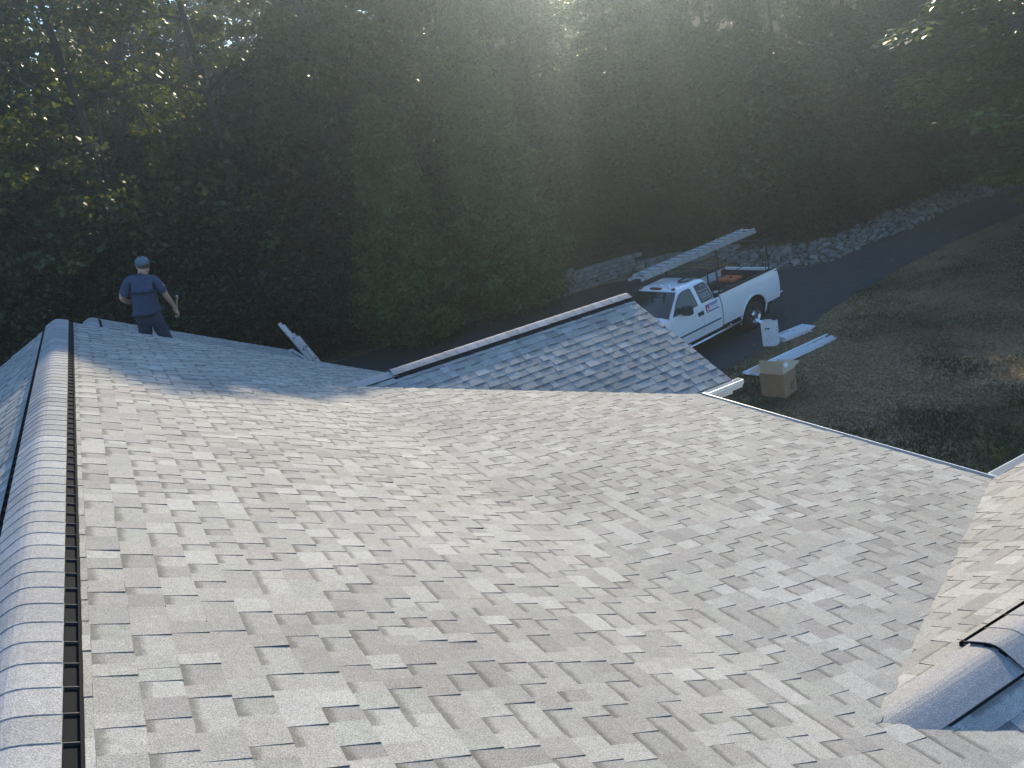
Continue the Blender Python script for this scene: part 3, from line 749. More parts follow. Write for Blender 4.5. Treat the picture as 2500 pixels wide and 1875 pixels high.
def letter(ch, size, loc, xdir, zdir, m, parent):
    cu = bpy.data.curves.new('t', 'FONT'); cu.body = ch; cu.size = size; cu.extrude = .001; cu.offset = size * .02
    t = bpy.data.objects.new('t', cu); col.objects.link(t); dg = bpy.context.evaluated_depsgraph_get()
    me = bpy.data.meshes.new_from_object(t.evaluated_get(dg)); bpy.data.objects.remove(t)
    X, Z = Vector(xdir), Vector(zdir); Y = X.cross(Z) * -1
    me.transform(Matrix(((X.x, Z.x, Y.x, loc[0]), (X.y, Z.y, Y.y, loc[1]), (X.z, Z.z, Y.z, loc[2]), (0, 0, 0, 1)))); me.materials.clear()
    return obj('lettering', me, m, parent)
letter('b', .17, (3.24, hw(1.12) + .012, 1.145), (-1, 0, 0), (0, 0, 1), 'sign_white', sg)
# window decal: an arc over rows of pale lettering
w2 = [o for o in truck.children if o.name.startswith('window')][1]
def wy(z): return ringv(z, 3) + .011
mb = MB()
for k in range(14):
    t0, t1 = R(60 + k * 11), R(60 + (k + 1) * 11); P = lambda t, r: (3.12 + r * math.cos(math.pi - t) * -1, 1.70 + r * .95 * math.sin(t))
    q = [P(t0, .135), P(t1, .135), P(t1, .15), P(t0, .15)]; mb.add([(x, wy(z), z) for x, z in q], [(0, 1, 2, 3)])
for z, h_, n_, x0 in ((1.70, .03, 8, 2.98), (1.615, .022, 10, 2.94), (1.575, .03, 9, 2.94), (1.52, .034, 9, 2.93), (1.475, .016, 11, 2.93)):
    for k in range(n_):
        x = x0 + k * .36 / n_; wd = .36 / n_ * random.uniform(.5, .85); mb.add([(x, wy(z), z), (x + wd, wy(z), z), (x + wd, wy(z + h_), z + h_), (x, wy(z + h_), z + h_)], [(0, 1, 2, 3)])
tag(mb.build('window_lettering', 'decal_grey', w2, fix=False), kind='stuff')
# wheels
def wheel(x, s):
    w_ = empty('wheel', (x, s * .84, .4), 0, truck)
    MB().lathe([(.235, -.12), (.30, -.135), (.36, -.13), (.395, -.10), (.402, -.05), (.402, .05), (.395, .10), (.36, .13), (.30, .135), (.235, .12), (.235, -.12)], 'y', 32).build('tyre', 'rubber', w_, smooth=True)
    rim = MB().lathe([(.238, .11), (.225, .118), (.215, .10), (.19, .07), (.12, .078), (.075, .085), (.07, .115), (.05, .12), (0.001, .12)] if s > 0 else [(.238, -.11), (.225, -.118), (.215, -.10), (.19, -.07), (.12, -.078), (.075, -.085), (.07, -.115), (.05, -.12), (.001, -.12)], 'y', 32).build('rim', 'steel_wheel', w_, smooth=True)
    mb = MB()
    for k in range(8):
        t = k * math.pi / 4; c = (.155 * math.cos(t), s * .0765, .155 * math.sin(t))
        mb.lathe([(.033, -.006 * s), (.033, .003 * s), (.001, .004 * s)], 'y', 10, c)
    tag(mb.build('rim_holes', 'rubber', rim), kind='stuff')
for x in (RX, FX):
    for s in (1, -1): wheel(x, s)
for s in (1, -1): MB().lathe([(.50, s * .55), (.50, s * .9)], 'y', 24, (RX, 0, .44)).build('wheel_well', 'rubber', truck, fix=False); MB().lathe([(.49, s * .55), (.49, s * .9)], 'y', 24, (FX, 0, .44)).build('wheel_well', 'rubber', truck, fix=False)
# ladder rack
rack = MB()
rack.box(.3, 2.62, -.93, -.88, 1.453, 1.475); rack.box(.3, 2.62, .885, .935, 1.453, 1.475)
ro = rack.build('ladder_rack', 'rack_black', truck)
for s in (1, -1):
    for x in (.36, 2.56):
        MB().tube([(x, s * .905, 1.47), (x, s * .905, 2.27)], .022, 8).build('post', 'rack_black', ro)
    MB().tube([(.36 + (.16), s * .905, 1.47), (.38, s * .905, 2.1)], .014, 6).build('brace', 'rack_black', ro)
    MB().tube([(.1, s * .905, 2.28), (2.9, s * .905, 2.28)], .018, 8).build('side_rail', 'rack_black', ro)
    MB().tube([(.36, s * .905, 1.86), (2.56, s * .905, 1.86)], .011, 6).build('side_rail', 'rack_black', ro)
for x in (.36, 1.46, 2.56): MB().tube([(x, -.905, 2.275), (x, .905, 2.275)], .018, 8).build('cross_bar', 'rack_black', ro)
lp = [(2.45, .3, 2.04), (3.36, .3, 2.025)] + [(3.36 + .12 * math.sin(R(a)), .42 - .12 * math.cos(R(a)), 2.02) for a in (30, 60, 90, 120, 150)] + [(3.36, .54, 2.012), (2.5, .54, 2.03), (2.56, .56, 1.47)]
MB().tube(lp, .024, 8).build('roof_loop', 'rack_black', ro, smooth=True)
MB().tube([(2.45, -.9, 2.06), (2.45, .9, 2.06)], .02, 8).build('cross_bar', 'rack_black', ro)
# things carried in the bed and on the rack
def ladder(name, length, width, n, fly, m):
    """ladder lying along +x: rails at y=0 and y=width; returns the root"""
    r = empty(name)
    for k, (z, x0, x1) in enumerate(((0, 0, length), (.075, fly[0], fly[1]))):
        ins = .0 if k == 0 else .03
        for y in (ins, width - ins):
            mb = MB(); d = .012 if y < width / 2 else -.012
            mb.box(x0, x1, min(y, y + d * .3), max(y, y + d * .3), z, z + .07); mb.box(x0, x1, min(y, y + d * 1.5), max(y, y + d * 1.5), z, z + .006); mb.box(x0, x1, min(y, y + d * 1.5), max(y, y + d * 1.5), z + .069, z + .075)
            mb.build('rail', m, r)
        q = int((x1 - x0) / .305)
        for j in range(q):
            x = x0 + .16 + j * .305
            MB().tube([(x, ins, z + .055), (x, width - ins, z + .055)], .018, 8).build('rung', 'aluminium', r)
            for y in (ins - .0035, width - ins + .0035): MB().tube([(x, y - .002, z + .037), (x, y + .002, z + .037)], .018, 8).build('rung_end', 'black_trim', r)
    return r
lad = ladder('extension_ladder', 4.9, .48, 16, (.0, 4.75), 'fibre_grey')
tag(lad, 'aluminium extension ladder lying flat on the rack above the pickup cab', 'ladder')
lad.matrix_world = truck.matrix_world @ Matrix.Translation((-.5, -.53, 2.297))
gen = empty('generator'); gen.matrix_world = truck.matrix_world @ Matrix.Translation((.95, -.05, .98))
tag(gen, 'small engine with an orange top standing in the pickup bed', 'generator')
g2 = MB().box(-.24, .24, -.3, .3, .29, .4).build('tank', 'orange', gen, bevel=.05, smooth=True, seg=3); MB().lathe([(.04, .4), (.04, .43), (.001, .432)], 'z', 12, (.05, .1, 0)).build('fuel_cap', 'black_trim', g2)
mb = MB(); [mb.tube([(x, y, .0), (x, y, .34)], .014, 6) for x in (-.25, .25) for y in (-.31, .31)]; [mb.tube([(-.25, y, .02), (.25, y, .02)], .014, 6) for y in (-.31, .31)]; [mb.tube([(x, -.31, .3), (x, .31, .3)], .014, 6) for x in (-.25, .25)]
mb.build('frame', 'black_trim', gen); MB().box(-.2, .2, -.22, .22, .05, .27).build('motor', 'engine_grey', gen, bevel=.03); MB().lathe([(.09, .2), (.09, .26), (.04, .27)], 'x', 16, (0, .12, .16)).build('recoil_cover', 'steel_wheel', gen)
ct = empty('carton'); ct.matrix_world = truck.matrix_world @ Matrix.Translation((2.2, .55, .982)) @ Matrix.Rotation(.4, 4, 'Z')
tag(ct, 'open white carton lying in the pickup bed behind the cab', 'carton')
mb = MB().box(-.2, .2, -.16, .16, 0, .012); mb.box(-.2, -.19, -.16, .16, .012, .36); mb.box(.19, .2, -.16, .16, .012, .36); mb.box(-.19, .19, -.16, -.15, .012, .36); mb.box(-.19, .19, .15, .16, .012, .36)
mb.build('carton_body', 'carton_white', ct); MB().add([(-.2, .16, .36), (.2, .16, .36), (.18, .36, .47), (-.16, .34, .45)], [(0, 1, 2, 3)]).build('flap', 'carton_white', ct, fix=False)

# ------------------------------------------------------------------ boxes and siding on lawn and driveway
def gpt(x, y, z=0): return (x, y, ground_z(x, y) + z)
# open cardboard box
cb = empty('cardboard_box', gpt(5.9, 18.0, .0), R(-49))
tag(cb, 'open brown cardboard box with raised flaps standing on the lawn', 'box')
mb = MB(); mb.cur = 0
a_, b_, h_ = .29, .27, .56
mb.box(-a_, a_, -b_, b_, 0, .012); mb.box(-a_, a_, -b_, -b_ + .008, .012, h_); mb.box(-a_, a_, b_ - .008, b_, .012, h_); mb.box(-a_, -a_ + .008, -b_ + .008, b_ - .008, .012, h_); mb.box(a_ - .008, a_, -b_ + .008, b_ - .008, .012, h_)
mb.build('box_body', 'cardboard', cb)
def flap(p0, p1, out, m):
    p0, p1, out = Vector(p0), Vector(p1), Vector(out); i0, i1 = p0.lerp(p1, .02), p0.lerp(p1, .98); nn = (p1 - p0).cross(out).normalized() * .003
    vs = [i0 - nn, i1 - nn, i1 + out - nn, i0 + out - nn, i0 + nn, i1 + nn, i1 + out + nn, i0 + out + nn]
    mb = MB(); mb.add(vs, [(0, 1, 2, 3), (0, 4, 5, 1), (1, 5, 6, 2), (2, 6, 7, 3), (3, 7, 4, 0)]); mb.cur = 1; mb.add(vs[4:], [(3, 2, 1, 0)])
    return mb.build('flap', m, cb, fix=False)
flap((-a_, -b_, h_), (a_, -b_, h_), (0, .03, .30), ['cardboard', 'cardboard_in'])        # near-left face, up
f2 = flap((a_, -b_, h_), (a_, b_, h_), (-.12, 0, .2), ['cardboard_in', 'cardboard_in'])
f2.data.transform(Matrix.Identity(4))
flap((a_, b_, h_), (-a_, b_, h_), (0, .26, .06), ['cardboard_in', 'cardboard_in'])
flap((-a_, b_, h_), (-a_, -b_, h_), (-.27, 0, .02), ['cardboard_in', 'cardboard_in'])
MB().add([(a_ - .12 * t + .006, y, h_ + .2 * t + .004) for t, y in ((.45, -.06), (.45, .1), (.85, .1), (.85, -.06))], [(0, 1, 2, 3)]).build('label', 'carton_white', cb, fix=False)
mb = MB(); [mb.box(a_ + .0005, a_ + .002, y, y + .05, z, z + .06) for y, z in ((.0, .2), (.07, .2), (.0, .12), (.08, .1), (.12, .24))]; tag(mb.build('print', 'print_brown', cb), kind='stuff')
# tall white carton
wb = empty('white_carton', gpt(6.93, 21.35), R(-33))
tag(wb, 'tall open white carton standing upright at the edge of the driveway', 'carton')
mb = MB(); a_, b_, h_ = .19, .13, .66
mb.box(-a_, a_, -b_, b_, 0, .01); mb.box(-a_, a_, -b_, -b_ + .006, .01, h_); mb.box(-a_, a_, b_ - .006, b_, .01, h_ * .96); mb.box(-a_, -a_ + .006, -b_ + .006, b_ - .006, .01, h_); mb.box(a_ - .006, a_, -b_ + .006, b_ - .006, .01, h_)
mb.build('carton_body', 'carton_white', wb)
MB().add([(-a_, -b_, h_ - .02), (-a_, b_, h_ - .02), (-a_ - .16, b_ * .6, h_ + .06), (-a_ - .16, -b_ * .2, h_ + .06)], [(0, 1, 2, 3)]).build('flap', 'carton_white', wb, fix=False)
MB().add([(-a_ * .6, -b_, h_), (a_ * .7, -b_, h_), (a_ * .6, -b_ - .02, h_ + .09), (-a_ * .5, -b_ - .02, h_ + .09)], [(0, 1, 2, 3)]).build('flap', 'carton_white', wb, fix=False)
mb = MB()
for x, z, s_ in ((-.09, .47, .05), (-.03, .46, .06), (-.1, .43, .03), (-.02, .3, .02), (.04, .2, .02), (-.08, .18, .02), (-.05, .1, .015)): mb.box(x, x + s_, -b_ - .0015, -b_ - .0003, z, z + s_ * .7)
for y, z in ((-.02, .46), (.03, .3), (-.05, .38)): mb.box(a_ + .0003, a_ + .0015, y, y + .04, z, z + .05)
tag(mb.build('print', 'print_black', wb), kind='stuff')
# flattened white panels stacked on the drive edge
pr = Vector((.62, .36, 0)).normalized(); ang = math.atan2(.43, .9)
for k, (x, y, z, r_, L, W_) in enumerate(((7.62, 21.62, 0, ang - .05, 1.0, .36), (7.66, 21.66, .04, ang + .04, 1.05, .38), (7.68, 21.70, .08, ang, 1.12, .46))):
    p = empty('panel_pack', gpt(x, y, z + .008), r_)
    tag(p, ('lowest white panel pack of the stack beside the tall white carton', 'middle white panel pack of the stack beside the tall white carton', 'topmost white panel pack of the stack beside the tall white carton')[k], 'panel')
    mb = MB(); mb.box(-L / 2, L / 2, -W_ / 2, W_ / 2, 0, .01); mb.box(-L / 2, L / 2, -W_ / 2, -W_ / 2 + .03, .01, .024); mb.box(-L / 2 + .01, L / 2, W_ / 2 - .03, W_ / 2, .01, .024); mb.box(-L / 2, L / 2, -W_ / 2 + .001, W_ / 2 - .001, .024, .034)
    mb.build('panel_sheet', 'vinyl_white', p)
    if k == 2: mb = MB(); mb.box(-.38, -.05, .12, .15, .0345, .036); mb.box(-.02, .03, -.02, .02, .0345, .036); tag(mb.build('print', 'print_black', p), kind='stuff')
# long trim strips on the lawn
sa_ = math.atan2(20.85 - 19.3, 8.4 - 5.65); L = 3.1
for k, (off, z, W_, prof) in enumerate(((.13, .0, .19, 'flat pale'), (-.03, .0, .1, 'ribbed'), (-.15, .0, .11, 'angled'), (.25, .0, .06, 'round'))):
    x, y = 7.03 - math.sin(sa_) * off + random.uniform(-.05, .05), 20.08 + math.cos(sa_) * off
    p = empty('trim_strip', gpt(x, y, .03), sa_)
    tag(p, 'long white %s trim strip in the bundle lying on the lawn behind the cardboard box' % prof, 'trim')
    mb = MB(); LL = L * (1, .97, .95, 1.02)[k]
    if prof == 'round': mb.tube([(-LL / 2, 0, z + .03), (LL / 2, 0, z + .03)], .032, 10)
    else:
        mb.box(-LL / 2, LL / 2, -W_ / 2, W_ / 2, z, z + .012); mb.box(-LL / 2, LL / 2, -W_ / 2, -W_ / 2 + .012, z + .012, z + .06); mb.box(-LL / 2, LL / 2, W_ / 2 - .012, W_ / 2, z + .012, z + .045)
        if prof == 'ribbed': mb.box(-LL / 2, LL / 2, -.006, .006, z + .012, z + .05)
    mb.build('strip', 'vinyl_white', p)
sc_ = empty('paper_scrap', gpt(4.45, 20.75, .0), .5); tag(sc_, 'bent white scrap of packaging lying on the driveway by the gable rake', 'scrap')
MB().add([(-.16, -.1, .0), (.14, -.12, .0), (.18, .12, .13), (-.12, .14, .11), (-.14, .2, .0), (.16, .2, .02)], [(0, 1, 2, 3), (3, 2, 5, 4)]).build('sheet', 'carton_white', sc_, fix=False)

# ------------------------------------------------------------------ ladder leaning on the rear eave
def loc2w(x, y, z=0): return Vector((x * ca - y * sa, x * sa + y * ca, z))
top = Vector((.1804 * 17 + .02, 17.0, Z0 - .1721 * 17 + .02)); d_ = Vector((-(.2046 - .1804), 0, .0555)).normalized()
bw = loc2w(4.9, 17.2); gz0 = base_z(bw.x, bw.y) + .007; L2 = (top.z - gz0) / d_.z
l2 = ladder('leaning_ladder', L2 - .35, .43, 16, (1.2, L2), 'aluminium')
tag(l2, 'extension ladder leaning against the rear eave gutter, its top above the roof', 'ladder')
X = d_; Y = Vector((0, 1, 0)); Zv = X.cross(Y)
if Zv.x > 0: Y = -Y; Zv = X.cross(Y)
Rl = Matrix(((X.x, Y.x, Zv.x), (X.y, Y.y, Zv.y), (X.z, Y.z, Zv.z))).to_4x4()
l2.matrix_world = Matrix.Rotation(-AZ, 4, 'Z') @ Matrix.Translation(top - d_ * L2) @ Rl
# ------------------------------------------------------------------ the roofer
def skin(name, verts, edges, m, parent, root=0, sub=2):
    me = bpy.data.meshes.new(name); me.from_pydata([v[:3] for v in verts], edges, [])
    o = obj(name, me, m, parent); md = o.modifiers.new('skin', 'SKIN'); md.use_smooth_shade = True; md.branch_smoothing = .3
    sv = me.skin_vertices[0].data
    for i, v in enumerate(verts):
        r = v[3]; sv[i].radius = r if isinstance(r, tuple) else (r, r); sv[i].use_root = (i == root)
    o.modifiers.new('sub', 'SUBSURF').levels = sub; o.modifiers['sub'].render_levels = sub
    return o
px_, py_ = .55, 14.0
pw = loc2w(px_, py_); man = empty('person', (pw.x, pw.y, fFr(px_, py_) + .012), R(14))
man.scale = (1.1, 1.06, 1.0)
tag(man, 'person in blue short-sleeved shirt, jeans and cap on the rear roof holding a hammer', 'person')
# body: x right, y forward (away from the camera), z up; he leans to his right
bv = [(0, 0, .93, (.1, .08)), (.02, -.01, 1.1, (.1, .08)), (.05, 0, 1.30, (.11, .08)), (.08, .02, 1.40, .07), (.1, .045, 1.445, .068), (.118, .07, 1.49, (.072, .08)), (.13, .08, 1.555, (.08, .098)), (.14, .085, 1.62, (.06, .075)),
      (.24, 0, 1.335, .045), (.285, -.02, 1.21, .05), (.30, -.02, 1.06, .043), (.33, .05, .94, .039), (.35, .10, .86, .03),
      (-.10, 0, 1.40, .045), (-.19, -.04, 1.29, .05), (-.25, -.06, 1.16, .043), (-.20, .05, 1.08, .038), (-.13, .18, 1.05, .028),
      (.352, .115, .805, (.036, .021)), (.35, .12, .765, (.038, .019)), (-.1, .235, 1.05, (.03, .02)), (-.08, .27, 1.05, (.034, .018)),
      (.09, 0, .80, .06), (.13, .03, .46, .045), (.145, -.03, .05, .04), (-.09, 0, .80, .06), (-.13, .05, .50, .045), (-.145, -.01, .2, .04)]
be = [(0, 1), (1, 2), (2, 3), (3, 4), (4, 5), (5, 6), (6, 7), (2, 8), (8, 9), (9, 10), (10, 11), (11, 12), (2, 13), (13, 14), (14, 15), (15, 16), (16, 17), (12, 18), (18, 19), (17, 20), (20, 21), (0, 22), (22, 23), (23, 24), (0, 25), (25, 26), (26, 27)]
def chain(root, pts, r):
    p = root
    for q, rr in zip(pts, r): bv.append((*q, rr)); be.append((p, len(bv) - 1)); p = len(bv) - 1
for k, dy in enumerate((-.032, -.011, .011, .032)):      # right fingers curl round the hammer shaft
    chain(19, [(.375, .125 + dy, .73), (.368, .125 + dy, .695), (.338, .122 + dy, .69), (.322, .12 + dy, .715)], (.0105, .01, .0095, .008))
chain(18, [(.32, .155, .79), (.325, .168, .76), (.345, .172, .735)], (.013, .011, .009))
for k, dz in enumerate((-.032, -.011, .01, .03)):
    chain(21, [(-.06, .305, 1.05 + dz), (-.035, .325, 1.045 + dz), (-.02, .315, 1.03 + dz)], (.0105, .01, .008))
chain(20, [(-.11, .27, 1.085), (-.09, .30, 1.09)], (.013, .01))
body = skin('body', bv, be, 'skin', man)
HX, HZ = .13, -.052
# ears and nose
mb = MB()
for s in (1, -1): mb.lathe([(.005, -.012), (.02, -.008), (.024, 0), (.015, .008)], 'x', 10, (s * .08 + HX, .075, 1.605 + HZ))
mb.add([(HX - .014, .17, 1.542), (HX + .014, .17, 1.542), (HX, .2, 1.547), (HX, .175, 1.582)], [(0, 1, 2), (0, 2, 3), (2, 1, 3)]); mb.build('ears_and_nose', 'skin', body, smooth=True)
mb = MB(); [mb.lathe([(.012, 0), (.008, .006), (.001, .008)], 'y', 8, (HX + s * .03, .172, 1.576)) for s in (1, -1)]; mb.box(HX - .025, HX + .025, .168, .176, 1.51, 1.516); mb.build('eyes_and_mouth', 'hair', body)
sv = [(-.005, -.005, .79, (.225, .165)), (0, -.01, .90, (.235, .175)), (.015, -.015, 1.04, (.235, .17)), (.035, -.015, 1.18, (.235, .165)), (.06, 0, 1.31, (.215, .15)), (.08, .018, 1.395, (.12, .1)), (.098, .04, 1.46, .072),
      (.2, .0, 1.345, .09), (.25, -.012, 1.27, .08), (.272, -.02, 1.18, .076), (.286, -.02, 1.085, .074), (-.07, 0, 1.415, .09), (-.135, -.025, 1.35, .08), (-.18, -.045, 1.26, .076), (-.225, -.058, 1.165, .074)]
sh = skin('shirt', sv, [(0, 1), (1, 2), (2, 3), (3, 4), (4, 5), (5, 6), (4, 7), (7, 8), (8, 9), (9, 10), (4, 11), (11, 12), (12, 13), (13, 14)], 'shirt', man, root=2)
tx = bpy.data.textures.new('folds', 'CLOUDS'); tx.noise_scale = .11
sm_ = sh.modifiers.new('relax', 'SMOOTH'); sm_.factor = .5; sm_.iterations = 6
dm = sh.modifiers.new('folds', 'DISPLACE'); dm.texture = tx; dm.strength = .03; dm.texture_coords = 'LOCAL'
bpy.context.view_layer.update(); me = bpy.data.meshes.new_from_object(sh.evaluated_get(bpy.context.evaluated_depsgraph_get()))
bm = bmesh.new(); bm.from_mesh(me); bmesh.ops.delete(bm, geom=[v for v in bm.verts if not v.link_faces], context='VERTS'); bm.to_mesh(me); bm.free()
sh.modifiers.clear(); sh.data = me; me.shade_smooth()
if not me.materials: me.materials.append(MATS['shirt'])
tv = [(0, 0, 1.0, (.165, .12)), (0, -.01, .86, (.175, .135)), (.088, -.005, .70, (.105, .115)), (.1, .02, .58, .105), (.13, .03, .44, .08), (.14, .0, .2, .072), (.145, -.03, .0, .07),
      (-.088, -.005, .70, (.105, .115)), (-.1, .03, .6, .105), (-.13, .05, .5, .08), (-.14, .02, .3, .072), (-.145, -.01, .14, .07)]
pt = skin('trousers', tv, [(0, 1), (1, 2), (2, 3), (3, 4), (4, 5), (5, 6), (1, 7), (7, 8), (8, 9), (9, 10), (10, 11)], 'jeans', man, root=1)
dm = pt.modifiers.new('folds', 'DISPLACE'); dm.texture = tx; dm.strength = .022; dm.texture_coords = 'LOCAL'
skin('boot', [(.145, -.04, .0, .05), (.145, -.035, -.06, .052), (.15, .06, -.075, (.045, .034)), (.152, .14, -.083, (.042, .026))], [(0, 1), (1, 2), (2, 3)], 'boot', man)
skin('boot', [(-.145, -.02, .13, .05), (-.145, -.015, .09, .052), (-.15, .08, .078, (.045, .034)), (-.152, .16, .072, (.042, .026))], [(0, 1), (1, 2), (2, 3)], 'boot', man)
mb = MB(); prof = [(.086, 1.565), (.097, 1.60), (.098, 1.64), (.085, 1.66)]
vs, fs, K = [], [], 20
for r, z in prof:
    for k in range(K): t = 2 * math.pi * k / K; vs.append((HX + r * .86 * math.cos(t), .085 + r * math.sin(t) * (1.0 if math.sin(t) < 0 else .35), z + HZ))
for i in range(3):
    for k in range(K): fs.append((i * K + k, i * K + (k + 1) % K, (i + 1) * K + (k + 1) % K, (i + 1) * K + k))
mb.add(vs, fs); mb.build('hair', 'hair', body, smooth=True)
vs, fs = [], []
for r, z in ((.104, 1.628), (.106, 1.66), (.1, 1.69), (.083, 1.718), (.05, 1.736), (.002, 1.742)):
    for k in range(K): t = 2 * math.pi * k / K; vs.append((HX + r * .88 * math.cos(t), .088 + r * 1.06 * math.sin(t), z + HZ + .012 * math.sin(t)))
for i in range(5):
    for k in range(K): fs.append((i * K + k, i * K + (k + 1) % K, (i + 1) * K + (k + 1) % K, (i + 1) * K + k))
o_ = len(vs)
for r in (.1, .19):
    for k in range(9): t = R(25 + 130 * k / 8); vs.append((HX + r * .85 * math.cos(t), .088 + r * 1.08 * math.sin(t), 1.648 + HZ - (r - .1) * .35))
for k in range(8): fs.append((o_ + k, o_ + k + 1, o_ + 9 + k + 1, o_ + 9 + k))
cp2 = MB().add(vs, fs).build('cap', 'cap_cloth', man, smooth=True, fix=False); cp2.modifiers.new('so', 'SOLIDIFY').thickness = .004
bpy.context.view_layer.update()
hm = empty('hammer'); hm.matrix_world = man.matrix_world @ Matrix.Translation((.345, .13, .72)) @ Matrix.Rotation(R(-10), 4, 'X') @ Matrix.Rotation(R(16), 4, 'Y')
tag(hm, 'hammer held upright in the right hand of the person on the roof', 'hammer')
MB().tube([(0, 0, -.06), (0, 0, .02), (0, 0, .12), (0, 0, .27)], (.017, .015, .013, .012), 8).build('handle', 'handle_wood', hm, smooth=True)
mb = MB(); mb.lathe([(.001, -.06), (.018, -.058), (.018, -.035), (.012, -.03), (.014, .02), (.012, .03)], 'y', 10, (0, 0, .275)); mb.add([(-.012, .03, .265), (.012, .03, .265), (.012, .03, .288), (-.012, .03, .288), (-.016, .1, .25), (.016, .1, .25)], [(0, 1, 5, 4), (3, 2, 5, 4), (0, 3, 4), (1, 2, 5), (0, 1, 2, 3)])
mb.build('head', 'steel_wheel', hm, smooth=True)

# ------------------------------------------------------------------ trees
def leaf_mesh(name, P, N, size, colr, asp=1.6, m='leaf'):
    """P positions, N leaf normals -> one quad each"""
    k = len(P); a = rng.normal(size=(k, 3)); N = N / np.linalg.norm(N, axis=1, keepdims=True)
    t = a - (a * N).sum(1, keepdims=True) * N; t /= np.linalg.norm(t, axis=1, keepdims=True); b = np.cross(N, t)
    s = size[:, None]; bend = N * s * .18
    V = np.stack([P - t * s * asp / 2, P + b * s * .5 + bend, P + t * s * asp / 2, P - b * s * .5 + bend], 1).reshape(-1, 3)
    me = bpy.data.meshes.new(name); me.vertices.add(4 * k); me.vertices.foreach_set('co', V.astype(np.float32).ravel())
    me.loops.add(4 * k); me.loops.foreach_set('vertex_index', np.arange(4 * k, dtype=np.int32))
    me.polygons.add(k); me.polygons.foreach_set('loop_start', np.arange(0, 4 * k, 4, dtype=np.int32)); me.polygons.foreach_set('loop_total', np.full(k, 4, np.int32))
    me.update(calc_edges=True); ca_ = me.color_attributes.new('Col', 'FLOAT_COLOR', 'POINT')
    c = np.concatenate([np.repeat(colr, 4, 0), np.ones((4 * k, 1))], 1); ca_.data.foreach_set('color', c.astype(np.float32).ravel()); me.materials.append(MATS[m]); me.validate()
    return me
def crown_deciduous(name, H, z0, Rr, nc, nl, base, size=.12, seed=1, flat=1.0):
    r = np.random.default_rng(seed); C = []
    while len(C) < nc:
        t = r.uniform(0, 1); z = z0 + (H - z0) * t; prof = Rr * (math.sin(math.pi * min(1, (t * .88 + .1))) ** .6)
        rr = prof * math.sqrt(r.uniform(.12, 1)); a = r.uniform(0, 2 * math.pi); C.append((rr * math.cos(a), rr * math.sin(a), z, r.uniform(.35, .8), r.uniform(.6, 1.35)))
    C = np.array(C); idx = r.integers(0, nc, nl); d = r.normal(size=(nl, 3)); d /= np.linalg.norm(d, axis=1, keepdims=True)
    P = C[idx, :3] + d * (C[idx, 3] * r.uniform(.3, 1.1, nl) ** .5)[:, None] * np.array([1.15, 1.15, .62 * flat])
    N = d * .5 + r.normal(size=(nl, 3)) * .5 + np.array([0, 0, .55])
    g = (C[idx, 4] * r.uniform(.75, 1.3, nl))[:, None]; yel = r.uniform(0, 1, (nl, 1)) ** 6
    colr = np.array(base)[None] * g * (1 + yel * np.array([[.9, .45, .1]]))
    return leaf_mesh(name, P, N, r.uniform(.7, 1.3, nl) * size, colr)
def crown_conifer(name, H, Rr, nb, per, base, seed):
    r = np.random.default_rng(seed); P, N, S, G = [], [], [], []
    for k in range(nb):
        t = (k + .5) / nb; z = .25 + (H - .3) * t; L = Rr * ((1 - t) ** .8) * r.uniform(.72, 1.12) * (1 if t > .12 else .75 + 2 * t) + .12; a = k * 2.39996 + r.uniform(-.3, .3)
        n = max(10, int(per * (L / Rr) ** 1.1)); q = r.uniform(.25, 1, n) ** .7; w_ = .16 + .2 * (1 - q) * L
        rad = q * L; off = r.normal(size=(n, 3)) * np.stack([w_, w_, w_ * .6], 1); ca2, sa2 = math.cos(a), math.sin(a)
        P.append(np.stack([rad * ca2, rad * sa2, z + rad * .12 + .25 * q ** 2], 1) + off); N.append(r.normal(size=(n, 3)) + np.array([ca2 * .7, sa2 * .7, .3])); S.append(r.uniform(.06, .11, n)); G.append(np.full(n, r.uniform(.65, 1.3)) * r.uniform(.8, 1.25, n))
    P, N, S, G = map(np.concatenate, (P, N, S, G)); return leaf_mesh(name, P, N, S, np.array(base)[None] * G[:, None], 2.4, 'needle')
def trunk_mesh(H, r0, seed, z_lo, spread, nl=7):
    rd = random.Random(seed); mb = MB(); pts = [(0, 0, -.4)]; x = y = 0
    for k in range(1, 7):
        x += rd.uniform(-.12, .12); y += rd.uniform(-.12, .12); pts.append((x, y, H * .92 * k / 6))
    mb.tube(pts, [r0 * (1.15 - 1.0 * k / 6) + .02 for k in range(7)], 8)
    for k in range(nl):
        t = rd.uniform(z_lo, .85); i = min(5, int(t / .92 * 6)); b = Vector(pts[i]).lerp(Vector(pts[i + 1]), .5); a = k * 2.4 + rd.uniform(-.4, .4); L = spread * rd.uniform(.55, .95) * (1.15 - t)
        d = Vector((math.cos(a), math.sin(a), rd.uniform(.3, .8))); p1 = b + d * L * .5; p2 = b + d * L + Vector((0, 0, L * .15)); mb.tube([b, p1, p2], [r0 * .38, r0 * .24, .015], 6)
    o = mb.build('trunk', 'bark'); me = o.data; bpy.data.objects.remove(o); me.shade_smooth(); return me
NL = 21000
